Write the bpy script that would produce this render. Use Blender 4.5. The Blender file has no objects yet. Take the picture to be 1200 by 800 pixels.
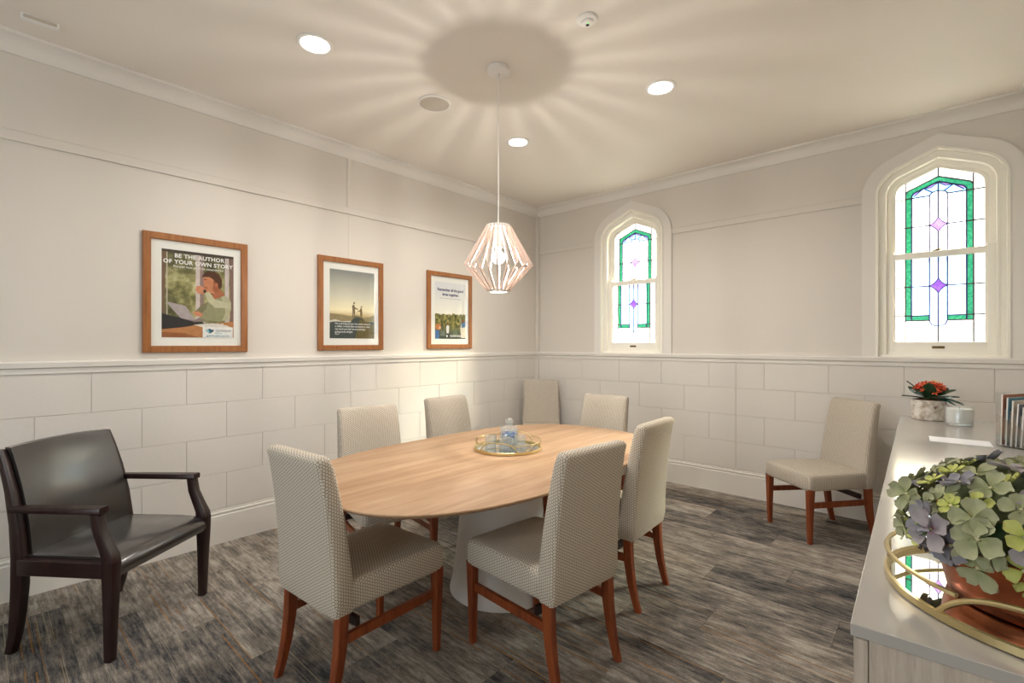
import bpy, bmesh, math, random
from mathutils import Vector, Matrix
random.seed(7)
S = bpy.context.scene
C = S.collection
PI = math.pi

# ------------------------------------------------------------------ camera, world, exposure
cam_d = bpy.data.cameras.new('camera'); cam = bpy.data.objects.new('camera', cam_d); C.objects.link(cam)
cam_d.sensor_fit = 'HORIZONTAL'; cam_d.sensor_width = 36.0
cam_d.lens = 36.0 * 560.0 / 1200.0
cam_d.shift_y = 3.0 / 1200.0
cam_d.clip_start = 0.02
cam.location = (0, 0, 1.35)
cam.rotation_euler = (PI / 2, 0, math.radians(41.874))
S.camera = cam
S.view_settings.view_transform = 'Standard'; S.view_settings.look = 'None'
S.view_settings.gamma = 1.0; S.view_settings.use_curve_mapping = False
S.view_settings.exposure = 1.0
world = bpy.data.worlds.new('sky'); S.world = world; world.use_nodes = True
wn = world.node_tree.nodes; wn['Background'].inputs['Color'].default_value = (0.87, 0.93, 1.0, 1)
wn['Background'].inputs['Strength'].default_value = 2.6
sun_d = bpy.data.lights.new('sun', 'SUN'); sun = bpy.data.objects.new('sun', sun_d); C.objects.link(sun)
sun_d.energy = 230.0; sun_d.angle = math.radians(18); sun_d.color = (1.0, 0.90, 0.70)
sun.location = (3, 9, 6)
sun.rotation_euler = Vector((-1.26, -1.75, -1.2)).to_track_quat('-Z', 'Y').to_euler()

# ------------------------------------------------------------------ room numbers
LX, BY, RX, FY, CZ = -3.652, 4.53, 0.47, -1.9, 2.97
RAIL_T, RAIL_B, BASE_T = 1.256, 1.198, 0.228
PR_B, PR_T = 2.425, 2.48

# ------------------------------------------------------------------ helpers
def lin(c):
    c = c / 255.0
    return c / 12.92 if c <= 0.04045 else ((c + 0.055) / 1.055) ** 2.4
def rgb(r, g, b): return (lin(r), lin(g), lin(b), 1.0)

class NT:
    """tiny wrapper round a material's node tree"""
    def __init__(s, name):
        s.m = bpy.data.materials.new(name); s.m.use_nodes = True
        s.t = s.m.node_tree; s.b = s.t.nodes['Principled BSDF']; s.out = s.t.nodes['Material Output']
    def n(s, kind, **kw):
        nd = s.t.nodes.new(kind)
        for k, v in kw.items():
            if k.startswith('i_'): nd.inputs[k[2:].replace('_', ' ')].default_value = v
            else: setattr(nd, k, v)
        return nd
    def l(s, a, b): s.t.links.new(a, b)
    def math(s, op, a, b=None, c=None):
        nd = s.n('ShaderNodeMath', operation=op)
        for i, v in enumerate((a, b, c)):
            if v is None: continue
            if isinstance(v, (int, float)): nd.inputs[i].default_value = v
            else: s.l(v, nd.inputs[i])
        return nd.outputs[0]
    def ramp(s, fac, stops, interp='LINEAR'):
        r = s.n('ShaderNodeValToRGB'); r.color_ramp.interpolation = interp
        e = r.color_ramp.elements
        while len(e) < len(stops): e.new(0.5)
        for el, (p, c) in zip(e, stops): el.position = p; el.color = c
        s.l(fac, r.inputs[0]); return r.outputs[0]
    def noise(s, vec, scale, detail=3, rough=0.55, out='Fac'):
        nd = s.n('ShaderNodeTexNoise'); nd.inputs['Scale'].default_value = scale
        nd.inputs['Detail'].default_value = detail; nd.inputs['Roughness'].default_value = rough
        if vec is not None: s.l(vec, nd.inputs['Vector'])
        return nd.outputs[out]
    def coord(s, which='Object'): return s.n('ShaderNodeTexCoord').outputs[which]
    def mapping(s, vec, scale=(1, 1, 1), loc=(0, 0, 0), rot=(0, 0, 0)):
        m = s.n('ShaderNodeMapping'); s.l(vec, m.inputs[0])
        m.inputs['Scale'].default_value = scale; m.inputs['Location'].default_value = loc; m.inputs['Rotation'].default_value = rot
        return m.outputs[0]
    def mix(s, fac, a, b):
        nd = s.n('ShaderNodeMix', data_type='RGBA')
        for idx, v in ((0, fac), (6, a), (7, b)):
            if isinstance(v, (int, float, tuple)): nd.inputs[idx].default_value = v
            else: s.l(v, nd.inputs[idx])
        return nd.outputs[2]
    def bump(s, h, strength=0.2, dist=0.002):
        b = s.n('ShaderNodeBump'); b.inputs['Strength'].default_value = strength; b.inputs['Distance'].default_value = dist
        s.l(h, b.inputs['Height']); s.l(b.outputs[0], s.b.inputs['Normal'])
    def base(s, c, rough=0.5, metal=0.0, spec=0.5):
        if isinstance(c, tuple): s.b.inputs['Base Color'].default_value = c
        else: s.l(c, s.b.inputs['Base Color'])
        s.b.inputs['Roughness'].default_value = rough; s.b.inputs['Metallic'].default_value = metal
        s.b.inputs['Specular IOR Level'].default_value = spec
        return s.m

def plain(name, c, rough=0.5, metal=0.0, spec=0.5): return NT(name).base(c, rough, metal, spec)
def speckled(name, c1, c2, scale, rough=0.5, metal=0.0, bump=0.0, spec=0.5):
    t = NT(name); f = t.noise(t.coord(), scale)
    if bump: t.bump(f, bump)
    return t.base(t.mix(f, c1, c2), rough, metal, spec)
def emissive(name, c, strength):
    t = NT(name); t.base(c, 0.4)
    t.b.inputs['Emission Color'].default_value = c; t.b.inputs['Emission Strength'].default_value = strength
    return t.m

MATS = {}
def sharp(me, ang=40):
    for p in me.polygons: p.use_smooth = True
    me.set_sharp_from_angle(angle=math.radians(ang))

class MB:
    def __init__(s): s.v = []; s.f = []
    def add(s, vs, fs):
        o = len(s.v); s.v += [tuple(p) for p in vs]; s.f += [tuple(i + o for i in f) for f in fs]; return s
    def loft(s, rings, cap=True, closed=True):
        n = len(rings[0]); vs = [p for r in rings for p in r]; fs = []
        for i in range(len(rings) - 1):
            for j in range(n if closed else n - 1):
                k = (j + 1) % n
                fs.append((i * n + j, i * n + k, (i + 1) * n + k, (i + 1) * n + j))
        if cap:
            fs.append(tuple(range(n - 1, -1, -1))); fs.append(tuple((len(rings) - 1) * n + j for j in range(n)))
        return s.add(vs, fs)
    def box(s, x0, x1, y0, y1, z0, z1, ch=0.0):
        if ch <= 0:
            return s.loft([[(x0, y0, z), (x1, y0, z), (x1, y1, z), (x0, y1, z)] for z in (z0, z1)])
        def r(z, d): return rrect((x0 + x1) / 2, (y0 + y1) / 2, z, (x1 - x0) - 2 * d, (y1 - y0) - 2 * d, max(ch - d, ch * 0.15), 2)
        return s.loft([r(z0, ch * 0.6), r(z0 + ch * 0.6, 0), r(z1 - ch * 0.6, 0), r(z1, ch * 0.6)])
    def lathe(s, prof, n=32, cx=0, cy=0, cap=True):
        rings = [[(cx + r * math.cos(2 * PI * i / n), cy + r * math.sin(2 * PI * i / n), z) for i in range(n)] for r, z in prof]
        return s.loft(rings, cap)
    def tube(s, pts, rad, n=8, closed=False, cap=True):
        pts = [Vector(p) for p in pts]; m = len(pts); rings = []
        up = Vector((0, 0, 1)); prev = None
        for i, p in enumerate(pts):
            a = pts[(i - 1) % m] if (closed or i > 0) else p
            b = pts[(i + 1) % m] if (closed or i < m - 1) else p
            t = (b - a).normalized()
            if prev is None:
                ref = up if abs(t.z) < 0.9 else Vector((1, 0, 0)); x = t.cross(ref).normalized()
            else:
                x = (prev - t * prev.dot(t)).normalized()
            prev = x; y = t.cross(x)
            rr = rad[i] if isinstance(rad, (list, tuple)) else rad
            rings.append([p + (x * math.cos(2 * PI * k / n) + y * math.sin(2 * PI * k / n)) * rr for k in range(n)])
        if closed: rings.append(rings[0]); return s.loft(rings, False)
        return s.loft(rings, cap)
    def bar(s, a, b, w, h, up=(0, 0, 1)):
        a, b = Vector(a), Vector(b); t = (b - a).normalized(); x = t.cross(Vector(up)).normalized() * w / 2; y = x.cross(t).normalized() * h / 2
        return s.loft([[p - x - y, p + x - y, p + x + y, p - x + y] for p in (a, b)])
    def mesh(s, name, mat, ang=40, uv=False):
        me = bpy.data.meshes.new(name); me.from_pydata(s.v, [], s.f); me.update()
        bm = bmesh.new(); bm.from_mesh(me)
        bmesh.ops.remove_doubles(bm, verts=bm.verts, dist=1e-6)
        bmesh.ops.recalc_face_normals(bm, faces=bm.faces)
        if uv:
            lay = bm.loops.layers.uv.new('UVMap')
            for f in bm.faces:
                nx, ny, nz = (abs(q) for q in f.normal)
                for lp in f.loops:
                    x, y, z = lp.vert.co
                    lp[lay].uv = (x, y) if nz > nx and nz > ny else ((x, z) if ny >= nx else (y, z))
        bm.to_mesh(me); bm.free()
        if mat: me.materials.append(mat)
        sharp(me, ang); return me
    def obj(s, name, mat, parent=None, ang=40, uv=False, **kw):
        return put(name, s.mesh(name, mat, ang, uv), parent, **kw)

def rrect(cx, cy, z, sx, sy, r, n=3):
    r = min(r, sx / 2 * 0.999, sy / 2 * 0.999); out = []
    for qx, qy, a0 in ((1, 1, 0), (-1, 1, 90), (-1, -1, 180), (1, -1, 270)):
        for k in range(n + 1):
            a = math.radians(a0 + 90 * k / n)
            out.append((cx + qx * (sx / 2 - r) + r * math.cos(a), cy + qy * (sy / 2 - r) + r * math.sin(a), z))
    return out

def put(name, me, parent=None, loc=None, rot=None):
    o = bpy.data.objects.new(name, me); C.objects.link(o)
    if parent: o.parent = parent
    if loc: o.location = loc
    if rot: o.rotation_euler = rot
    return o
def thing(name, label, cat, loc=(0, 0, 0), rotz=0.0, group=None):
    o = put(name, None, None, loc, (0, 0, rotz)); o.empty_display_size = 0.05
    return tag(o, label, cat, group)
def tag(o, label, cat, group=None):
    o['label'] = label; o['category'] = cat
    if group: o['group'] = group
    return o
def struct(o, label=None, cat=None):
    o['kind'] = 'structure'
    if label: o['label'] = label
    if cat: o['category'] = cat
    return o
def copy_tree(root, loc, rotz, label, parent=None):
    r = root.copy(); C.objects.link(r)
    if parent is None:
        r.location = loc; r.rotation_euler = (0, 0, rotz); r['label'] = label
    else: r.parent = parent
    for ch in list(root.children): copy_tree(ch, None, None, None, r)
    return r
def text_mesh(body, size, fat=0.0, align='LEFT', spacing=1.0):
    cu = bpy.data.curves.new('lettering', 'FONT'); cu.body = body; cu.size = size; cu.offset = fat
    cu.align_x = align; cu.space_character = spacing; cu.resolution_u = 3
    o = bpy.data.objects.new('lettering', cu); C.objects.link(o)
    bpy.context.view_layer.update()
    me = bpy.data.meshes.new_from_object(o.evaluated_get(bpy.context.evaluated_depsgraph_get()))
    bpy.data.objects.remove(o); bpy.data.curves.remove(cu)
    return me

# ------------------------------------------------------------------ materials
def wall_paint(name, c, sc=90, st=0.12):
    t = NT(name); co = t.coord(); f = t.noise(co, sc, 4, 0.6); g = t.noise(co, 1.3, 2)
    t.bump(f, st, 0.003)
    k = 0.965
    return t.base(t.mix(g, c, (c[0] * k, c[1] * k, c[2] * k, 1)), 0.62, 0, 0.35)
M_WALL = wall_paint('wall_paint', rgb(222, 215, 205))
M_BLOCK = wall_paint('block_paint', rgb(225, 219, 211), 45, 0.30)
M_TRIM = wall_paint('trim_paint', rgb(233, 228, 220), 20, 0.02)
M_CEIL = wall_paint('ceiling_paint', rgb(236, 229, 219), 60, 0.04)
M_WFRAME = wall_paint('window_paint', rgb(250, 246, 234), 20, 0.02)
M_WHITE = plain('white_enamel', rgb(235, 232, 226), 0.35)
M_GRILLE = speckled('speaker_grille', rgb(205, 196, 182), rgb(180, 170, 155), 400, 0.7)
M_BLACK = plain('black_rubber', rgb(20, 20, 20), 0.6)
M_BRONZE = plain('aged_bronze', rgb(120, 100, 70), 0.4, 0.9)
M_LEAD = plain('lead_came', rgb(96, 92, 100), 0.5, 0.6)
M_LEAD2 = plain('blue_lead_came', rgb(70, 66, 130), 0.5, 0.3)

def carpet():
    t = NT('carpet'); oi = t.n('ShaderNodeObjectInfo'); co = t.coord()
    off = t.n('ShaderNodeVectorMath', operation='ADD'); t.l(co, off.inputs[0])
    cb = t.n('ShaderNodeCombineXYZ')
    t.l(t.math('MULTIPLY', oi.outputs['Random'], 37.0), cb.inputs[0]); t.l(t.math('MULTIPLY', oi.outputs['Random'], 91.0), cb.inputs[1])
    t.l(cb.outputs[0], off.inputs[1]); v = off.outputs[0]
    big = t.noise(t.mapping(v, (1.2, 5, 1)), 1.5, 4, 0.65)
    streak = t.noise(t.mapping(v, (4, 34, 1)), 1.6, 5, 0.72)
    grain = t.noise(t.mapping(v, (90, 170, 1)), 2.0, 2, 0.6)
    blot = t.noise(t.mapping(v, (1, 1.6, 1)), 6.0, 6, 0.75)
    s = t.math('ADD', t.math('MULTIPLY', big, 0.62), t.math('MULTIPLY', streak, 0.85))
    s = t.math('ADD', s, t.math('MULTIPLY', blot, 0.68))
    s = t.math('ADD', s, t.math('MULTIPLY', grain, 0.42))
    s = t.math('ADD', s, t.math('MULTIPLY', oi.outputs['Random'], 0.20))
    s = t.math('MULTIPLY', s, 0.372)
    colr = t.ramp(s, [(0.39, rgb(38, 40, 46)), (0.45, rgb(80, 79, 79)), (0.52, rgb(132, 124, 115)), (0.62, rgb(194, 185, 172))])
    # thin ochre yarns running the length of the plank
    ln = t.noise(t.mapping(v, (0.25, 75, 1)), 1.0, 1, 0.3)
    brk = t.noise(t.mapping(v, (2.4, 30, 1)), 1.0, 1)
    m = t.math('MULTIPLY', t.math('GREATER_THAN', ln, 0.685), t.math('GREATER_THAN', brk, 0.47))
    colr = t.mix(t.math('MULTIPLY', m, 0.55), colr, rgb(176, 122, 52))
    ln2 = t.noise(t.mapping(v, (0.3, 140, 3)), 1.0, 1, 0.3)
    m2 = t.math('MULTIPLY', t.math('GREATER_THAN', ln2, 0.66), t.math('GREATER_THAN', brk, 0.5))
    colr = t.mix(t.math('MULTIPLY', m2, 0.4), colr, rgb(190, 176, 150))
    t.bump(t.math('ADD', grain, streak), 0.6, 0.004)
    return t.base(colr, 0.95, 0, 0.1)
M_CARPET = carpet()

def fabric():
    t = NT('honeycomb_fabric'); uv = t.coord('UV'); k = 2 * PI / 0.0104
    acc = None
    for a in (0, 120, 240):
        d = t.n('ShaderNodeVectorMath', operation='DOT_PRODUCT'); t.l(uv, d.inputs[0])
        d.inputs[1].default_value = (k * math.cos(math.radians(a)), k * math.sin(math.radians(a)), 0)
        c = t.math('COSINE', d.outputs['Value']); acc = c if acc is None else t.math('ADD', acc, c)
    ring = t.ramp(t.math('MULTIPLY_ADD', acc, 1 / 4.5, 1 / 3.0), [(0.0, (1, 1, 1, 1)), (0.13, (1, 1, 1, 1)), (0.27, (0, 0, 0, 1)), (0.72, (0, 0, 0, 1)), (0.84, (.55, .55, .55, 1)), (1, (.6, .6, .6, 1))])
    weave = t.noise(uv, 900, 2)
    body = t.mix(weave, rgb(234, 227, 214), rgb(216, 207, 190))
    col = t.mix(t.math('MULTIPLY', ring, 0.85), body, rgb(122, 102, 80))
    t.bump(t.math('ADD', t.math('MULTIPLY', ring, -1.0), t.math('MULTIPLY', weave, 0.4)), 0.25, 0.0015)
    return t.base(col, 0.85, 0, 0.2)
M_FABRIC = fabric()

def wood(name, c1, c2, c3, axis='Y', scale=1.0, rough=0.35, spec=0.5):
    t = NT(name); co = t.coord(); st = {'X': (1, 14, 14), 'Y': (14, 1, 14), 'Z': (14, 14, 1)}[axis]
    v = t.mapping(co, tuple(q * scale for q in st))
    n1 = t.noise(v, 1.2, 5, 0.62); n2 = t.noise(t.mapping(v, (5, 5, 5)), 2.0, 3, 0.6)
    f = t.math('ADD', t.math('MULTIPLY', n1, 0.75), t.math('MULTIPLY', n2, 0.25))
    t.bump(n2, 0.05, 0.001)
    return t.base(t.ramp(f, [(0.30, c1), (0.5, c2), (0.70, c3)]), rough, 0, spec)
M_OAK = wood('oak_laminate', rgb(166, 130, 100), rgb(188, 153, 120), rgb(202, 170, 138), 'Y', 1.0, 0.5, 0.25)
M_CHERRY = wood('cherry_wood', rgb(98, 44, 20), rgb(136, 66, 32), rgb(160, 84, 42), 'Z', 2.0, 0.35)
M_ESPRESSO = wood('espresso_wood', rgb(26, 13, 12), rgb(40, 21, 19), rgb(54, 29, 25), 'Z', 2.0, 0.32)
M_FRAME = wood('frame_wood', rgb(128, 76, 34), rgb(156, 98, 48), rgb(174, 114, 60), 'Z', 2.5, 0.4)
M_LAMIN = wood('grey_oak_laminate', rgb(158, 143, 128), rgb(190, 177, 162), rgb(206, 195, 181), 'Z', 3.0, 0.5)
def leather():
    t = NT('black_leather'); co = t.coord(); f = t.noise(co, 130, 4, 0.6); g = t.noise(co, 9, 4, 0.6)
    t.bump(t.math('ADD', f, t.math('MULTIPLY', g, 0.9)), 0.30, 0.003)
    t.b.inputs['Coat Weight'].default_value = 1.0; t.b.inputs['Coat Roughness'].default_value = 0.17; t.b.inputs['Coat IOR'].default_value = 1.6
    return t.base(t.mix(g, rgb(22, 19, 19), rgb(36, 31, 30)), 0.30, 0, 0.8)
M_LEATHER = leather()
M_BASEW = plain('white_lacquer', rgb(232, 228, 222), 0.45)
M_COUNTER = plain('grey_counter', rgb(178, 173, 166), 0.14, 0, 0.8)
M_GOLD = plain('brushed_gold', rgb(214, 197, 148), 0.28, 1.0)
M_MIRROR = plain('mirror', rgb(225, 228, 226), 0.02, 1.0)
def copper():
    t = NT('copper'); co = t.coord(); f = t.noise(t.mapping(co, (1, 1, 6)), 70, 3)
    t.bump(f, 0.12, 0.001)
    return t.base(t.mix(f, rgb(150, 84, 56), rgb(178, 106, 72)), 0.30, 1.0)
M_COPPER = copper()

def glass_thin(name, tint=(1, 1, 1, 1), gloss=1.0):
    t = NT(name); tr = t.n('ShaderNodeBsdfTransparent'); tr.inputs[0].default_value = tint
    gl = t.n('ShaderNodeBsdfGlossy'); gl.inputs['Roughness'].default_value = 0.02
    lw = t.n('ShaderNodeLayerWeight'); lw.inputs['Blend'].default_value = 0.5
    fr = t.math('MULTIPLY_ADD', t.math('POWER', lw.outputs['Facing'], 4.0), 0.9, 0.045)
    mx = t.n('ShaderNodeMixShader'); t.l(t.math('MINIMUM', t.math('MULTIPLY', fr, gloss), 0.9), mx.inputs[0]); t.l(tr.outputs[0], mx.inputs[1]); t.l(gl.outputs[0], mx.inputs[2])
    t.l(mx.outputs[0], t.out.inputs[0]); return t.m
M_GLASS = glass_thin('picture_glass', (0.98, 0.99, 0.98, 1))
M_CLEAR = glass_thin('clear_glass', (0.95, 0.97, 0.97, 1), 2.2)
nt_ = M_CLEAR.node_tree; df_ = nt_.nodes.new('ShaderNodeBsdfDiffuse'); df_.inputs[0].default_value = (0.9, 0.92, 0.93, 1); ms_ = nt_.nodes.new('ShaderNodeMixShader'); ms_.inputs[0].default_value = 0.10
nt_.links.new(nt_.nodes['Material Output'].inputs[0].links[0].from_socket, ms_.inputs[1]); nt_.links.new(df_.outputs[0], ms_.inputs[2]); nt_.links.new(ms_.outputs[0], nt_.nodes['Material Output'].inputs[0])
M_ACRYL = glass_thin('acrylic', (0.94, 0.95, 0.95, 1), 1.8)

def art_glass(name, c, strength, c2=None, clear=0.2):
    """leaded glass whose own emission stands in for the daylight behind it; lets a little sun straight through"""
    t = NT(name); co = t.coord(); f = t.noise(co, 55, 3, 0.6)
    col = t.mix(t.ramp(f, [(0.42, (0, 0, 0, 1)), (0.62, (1, 1, 1, 1))]), c, c2 or c)
    t.bump(f, 0.4, 0.003); t.base(col, 0.12)
    t.l(col, t.b.inputs['Emission Color']); t.b.inputs['Emission Strength'].default_value = strength  # window daylight put into the pane as emission
    tr = t.n('ShaderNodeBsdfTransparent'); t.l(col, tr.inputs[0])
    mx = t.n('ShaderNodeMixShader'); mx.inputs[0].default_value = clear
    t.l(t.b.outputs[0], mx.inputs[1]); t.l(tr.outputs[0], mx.inputs[2]); t.l(mx.outputs[0], t.out.inputs[0])
    return t.m
G_WHITE = art_glass('clear_art_glass', (1.0, 0.99, 0.95, 1), 0.95)
G_RIPPLE = art_glass('ripple_art_glass', (0.96, 1.0, 1.0, 1), 0.50, (0.66, 0.86, 1.0, 1))
G_BLUE = art_glass('pale_blue_art_glass', (0.62, 0.86, 1.0, 1), 0.5, (0.50, 0.76, 1.0, 1))
G_STRIP = art_glass('ice_blue_art_glass', (0.80, 0.93, 1.0, 1), 0.44, (0.68, 0.86, 1.0, 1))
G_GREEN = art_glass('green_art_glass', rgb(52, 172, 128), 0.40, rgb(84, 196, 152), 0.1)
G_LILAC = art_glass('lilac_art_glass', rgb(226, 186, 250), 0.42, rgb(212, 164, 244), 0.1)
G_PURPLE = art_glass('purple_art_glass', rgb(160, 98, 214), 0.38, rgb(182, 124, 226), 0.1)

# ------------------------------------------------------------------ arch geometry (shared by wall, casing, sash, panes)
AC, AZ, AR, AS = 0.154, 2.461, 0.085, 0.43          # arc centre offset, arc centre height, radius, slope
NX, NZ = 0.395, 0.919
WZ0 = 1.256
def arch_top(x, d=0.0, cx=AC, zc=AZ, r0=AR):
    x = abs(x); r = r0 + d
    if x > cx + NX * r: return zc + math.sqrt(max(r * r - (x - cx) ** 2, 0))
    return zc + r * NZ + AS * (cx + NX * r - x)
def arch_path(d, z0, n=7):
    r = AR + d; hw = AC + r; left = [(-hw, z0), (-hw, AZ)]
    a1 = 180 - math.degrees(math.acos(NX))
    a1 = math.degrees(math.atan2(NZ, -NX))
    for k in range(1, n + 1):
        a = math.radians(180 + (a1 - 180) * k / n); left.append((-AC + r * math.cos(a), AZ + r * math.sin(a)))
    apex = (0, AZ + r * NZ + AS * (AC + NX * r))
    return left + [apex] + [(-x, z) for x, z in reversed(left)]
def band(mb, d_out, d_in, y0, y1, z0, cx):
    """solid arched band between two offsets of the arch, from y0 (room side) to y1"""
    po, pi_ = arch_path(d_out, z0), arch_path(d_in, z0)
    mb.loft([[(cx + a[0], y0, a[1]), (cx + b[0], y0, b[1]), (cx + b[0], y1, b[1]), (cx + a[0], y1, a[1])] for a, b in zip(po, pi_)])
WINX = (-2.392, -0.011)
D_OPEN = 0.098                                       # wall opening offset

# ------------------------------------------------------------------ shell
fl = struct(MB().box(LX, RX, FY, BY, -0.12, -0.008).obj('floor', M_BLACK))
fl['label'] = 'dark grey carpet floor laid in streaked planks'
plank_meshes = {}
def chamfer_box(sx, sy, sz, ch):
    return [[(x * (sx / 2 - e), y * (sy / 2 - e), z) for x, y in ((-1, -1), (1, -1), (1, 1), (-1, 1))] for z, e in ((0, 0), (sz - ch, 0), (sz, ch))]
PW, PL = 0.25, 1.0
row = 0; y = BY
while y > -0.45:
    y0 = max(y - PW, FY); x = LX - (0.0, 0.37, 0.71, 0.2, 0.55)[row % 5]
    while x < RX:
        a, b = max(x, LX), min(x + PL, RX)
        if b - a > 0.02:
            key = round(b - a, 3)
            if key not in plank_meshes:
                plank_meshes[key] = MB().loft(chamfer_box(b - a - 0.0008, PW - 0.0008, 0.008, 0.0012)).mesh('carpet_plank', M_CARPET, 20)
            put('carpet_plank', plank_meshes[key], fl, ((a + b) / 2, y - PW / 2, -0.008))
        x += PL
    y -= PW; row += 1

ce = struct(MB().box(LX - 0.2, RX + 0.2, FY - 0.2, BY + 0.25, CZ, CZ + 0.15).obj('ceiling', M_CEIL))
wl = struct(MB().box(LX - 0.2, LX, FY - 0.2, BY + 0.25, -0.12, CZ).obj('wall_left', M_WALL))
wr = struct(MB().box(RX, RX + 0.2, FY - 0.2, BY + 0.25, -0.12, CZ).obj('wall_right', M_WALL))
# front wall behind the camera, with a wide window opening
FW = (-2.6, -0.4, 0.75, 2.35)
mb = MB()
mb.box(LX, FW[0], FY - 0.2, FY, -0.12, CZ); mb.box(FW[1], RX, FY - 0.2, FY, -0.12, CZ)
mb.box(FW[0], FW[1], FY - 0.2, FY, -0.12, FW[2]); mb.box(FW[0], FW[1], FY - 0.2, FY, FW[3], CZ)
struct(mb.obj('wall_front', M_WALL))
# back wall with two arched openings
mb = MB(); T = 0.25
xs = [LX]
for cx in WINX:
    hw = AC + AR + D_OPEN
    xs += [min(max(cx + p[0], LX), RX) for p in arch_path(D_OPEN, WZ0)[1:-1]]
xs.append(RX); xs = sorted(set(round(q, 5) for q in xs))
def quad_col(x0, x1, za0, za1, zb0, zb1):
    for yy in (BY, BY + T):
        mb.add([(x0, yy, za0), (x1, yy, za1), (x1, yy, zb1), (x0, yy, zb0)], [(0, 1, 2, 3)])
for x0, x1 in zip(xs[:-1], xs[1:]):
    xm = (x0 + x1) / 2; w = [c for c in WINX if abs(xm - c) < AC + AR + D_OPEN]
    if w:
        quad_col(x0, x1, -0.12, -0.12, WZ0, WZ0)
        quad_col(x0, x1, arch_top(x0 - w[0], D_OPEN), arch_top(x1 - w[0], D_OPEN), CZ, CZ)
    else: quad_col(x0, x1, -0.12, -0.12, CZ, CZ)
wb = struct(mb.obj('wall_back', M_WALL))

# dado blocks: left and back wall, four courses in running bond with sheet joints
BZ = [1.196, 0.955, 0.714, 0.473, 0.230]
blk = {}
def block(parent, wall, a, b, z0, z1):
    key = (wall, round(b - a, 3), round(z1 - z0, 3))
    if key not in blk:
        rings = chamfer_box(b - a - 0.0014, z1 - z0 - 0.0014, 0.007, 0.0022)
        if wall == 'L': rings = [[(p[2], p[0], p[1]) for p in r] for r in rings]
        else: rings = [[(p[0], -p[2], p[1]) for p in r] for r in rings]
        blk[key] = MB().loft(rings).mesh('wall_block', M_BLOCK, 20)
    put('wall_block', blk[key], parent, (LX, (a + b) / 2, (z0 + z1) / 2) if wall == 'L' else ((a + b) / 2, BY, (z0 + z1) / 2))
def course(parent, wall, lo, hi, first, step, breaks):
    for i in range(4):
        cuts = [first + (i % 2) * step / 2 + k * step for k in range(-20, 24)] + breaks
        cuts = sorted([c for c in cuts if lo + 0.02 < c < hi - 0.02] + [lo, hi])
        for a, b in zip(cuts[:-1], cuts[1:]):
            if b - a > 0.012: block(parent, wall, a, b, BZ[i + 1], BZ[i])
course(wl, 'L', -0.5, BY, 0.433, 0.467, [2.055])
course(wb, 'B', LX + 0.011, RX, -1.598, 0.467, [-1.364])

# mouldings
def run_left(name, prof, y0=FY, mitre=True, mat=M_TRIM):
    return struct(MB().loft([[(LX + d, y0, z) for d, z in prof], [(LX + d, BY - (d if mitre else 0), z) for d, z in prof]]).obj(name, mat, ang=25))
def run_back(name, prof, x0=LX, x1=RX, m0=True, m1=True, mat=M_TRIM):
    return struct(MB().loft([[(x0 + (d if m0 else 0), BY - d, z) for d, z in prof], [(x1 - (d if m1 else 0), BY - d, z) for d, z in prof]]).obj(name, mat, ang=25))
cov = [(0, CZ), (0, CZ - 0.09), (0.012, CZ - 0.09), (0.016, CZ - 0.078)] + \
      [(0.016 + 0.07 * (1 - math.cos(a)), CZ - 0.078 + 0.062 * math.sin(a)) for a in [k * PI / 14 for k in range(1, 8)]] + [(0.092, CZ - 0.014), (0.092, CZ)]
run_left('trim_1', cov); run_back('trim_2', cov)
o = struct(MB().loft([[(RX - d, FY, z) for d, z in cov], [(RX - d, BY - d, z) for d, z in cov]]).obj('trim_3', M_TRIM, ang=25))
rail = [(0, RAIL_B - 0.01), (0.016, RAIL_B - 0.01), (0.016, RAIL_B + 0.018), (0.03, RAIL_B + 0.024), (0.034, RAIL_T - 0.008), (0.030, RAIL_T), (0, RAIL_T)]
run_left('trim_4', rail); run_back('trim_5', rail)
pr = [(0, PR_B), (0.014, PR_B), (0.014, PR_T - 0.003), (0.011, PR_T), (0, PR_T)]
run_left('trim_6', pr, mat=M_WALL)
hwo = AC + AR + 0.198
run_back('trim_7', pr, LX, WINX[0] - hwo, True, False, M_WALL)
run_back('trim_8', pr, WINX[0] + hwo, WINX[1] - hwo, False, False, M_WALL)
bsb = [(0, 0), (0.02, 0), (0.02, 0.186), (0.014, 0.190), (0.014, 0.198), (0.019, 0.203), (0.017, 0.212), (0.011, 0.216), (0.013, 0.222), (0.011, BASE_T), (0, BASE_T)]
for n_, fn in (('baseboard_left', run_left), ('baseboard_back', run_back)): fn(n_, bsb)
struct(MB().loft([[(RX - d, FY, z) for d, z in bsb], [(RX - d, BY - d, z) for d, z in bsb]]).obj('baseboard_right', M_TRIM, ang=25))
# battens
struct(MB().box(LX, LX + 0.010, 2.03, 2.068, PR_T, CZ - 0.09, 0.002).obj('trim_9', M_WALL))
struct(MB().box(LX, LX + 0.003, 2.041, 2.053, RAIL_T, PR_B, 0.001).obj('trim_10', M_WALL))
struct(MB().box(LX, LX + 0.040, BY - 0.040, BY, BASE_T, CZ - 0.085, 0.006).obj('trim_11', M_WALL))

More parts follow.
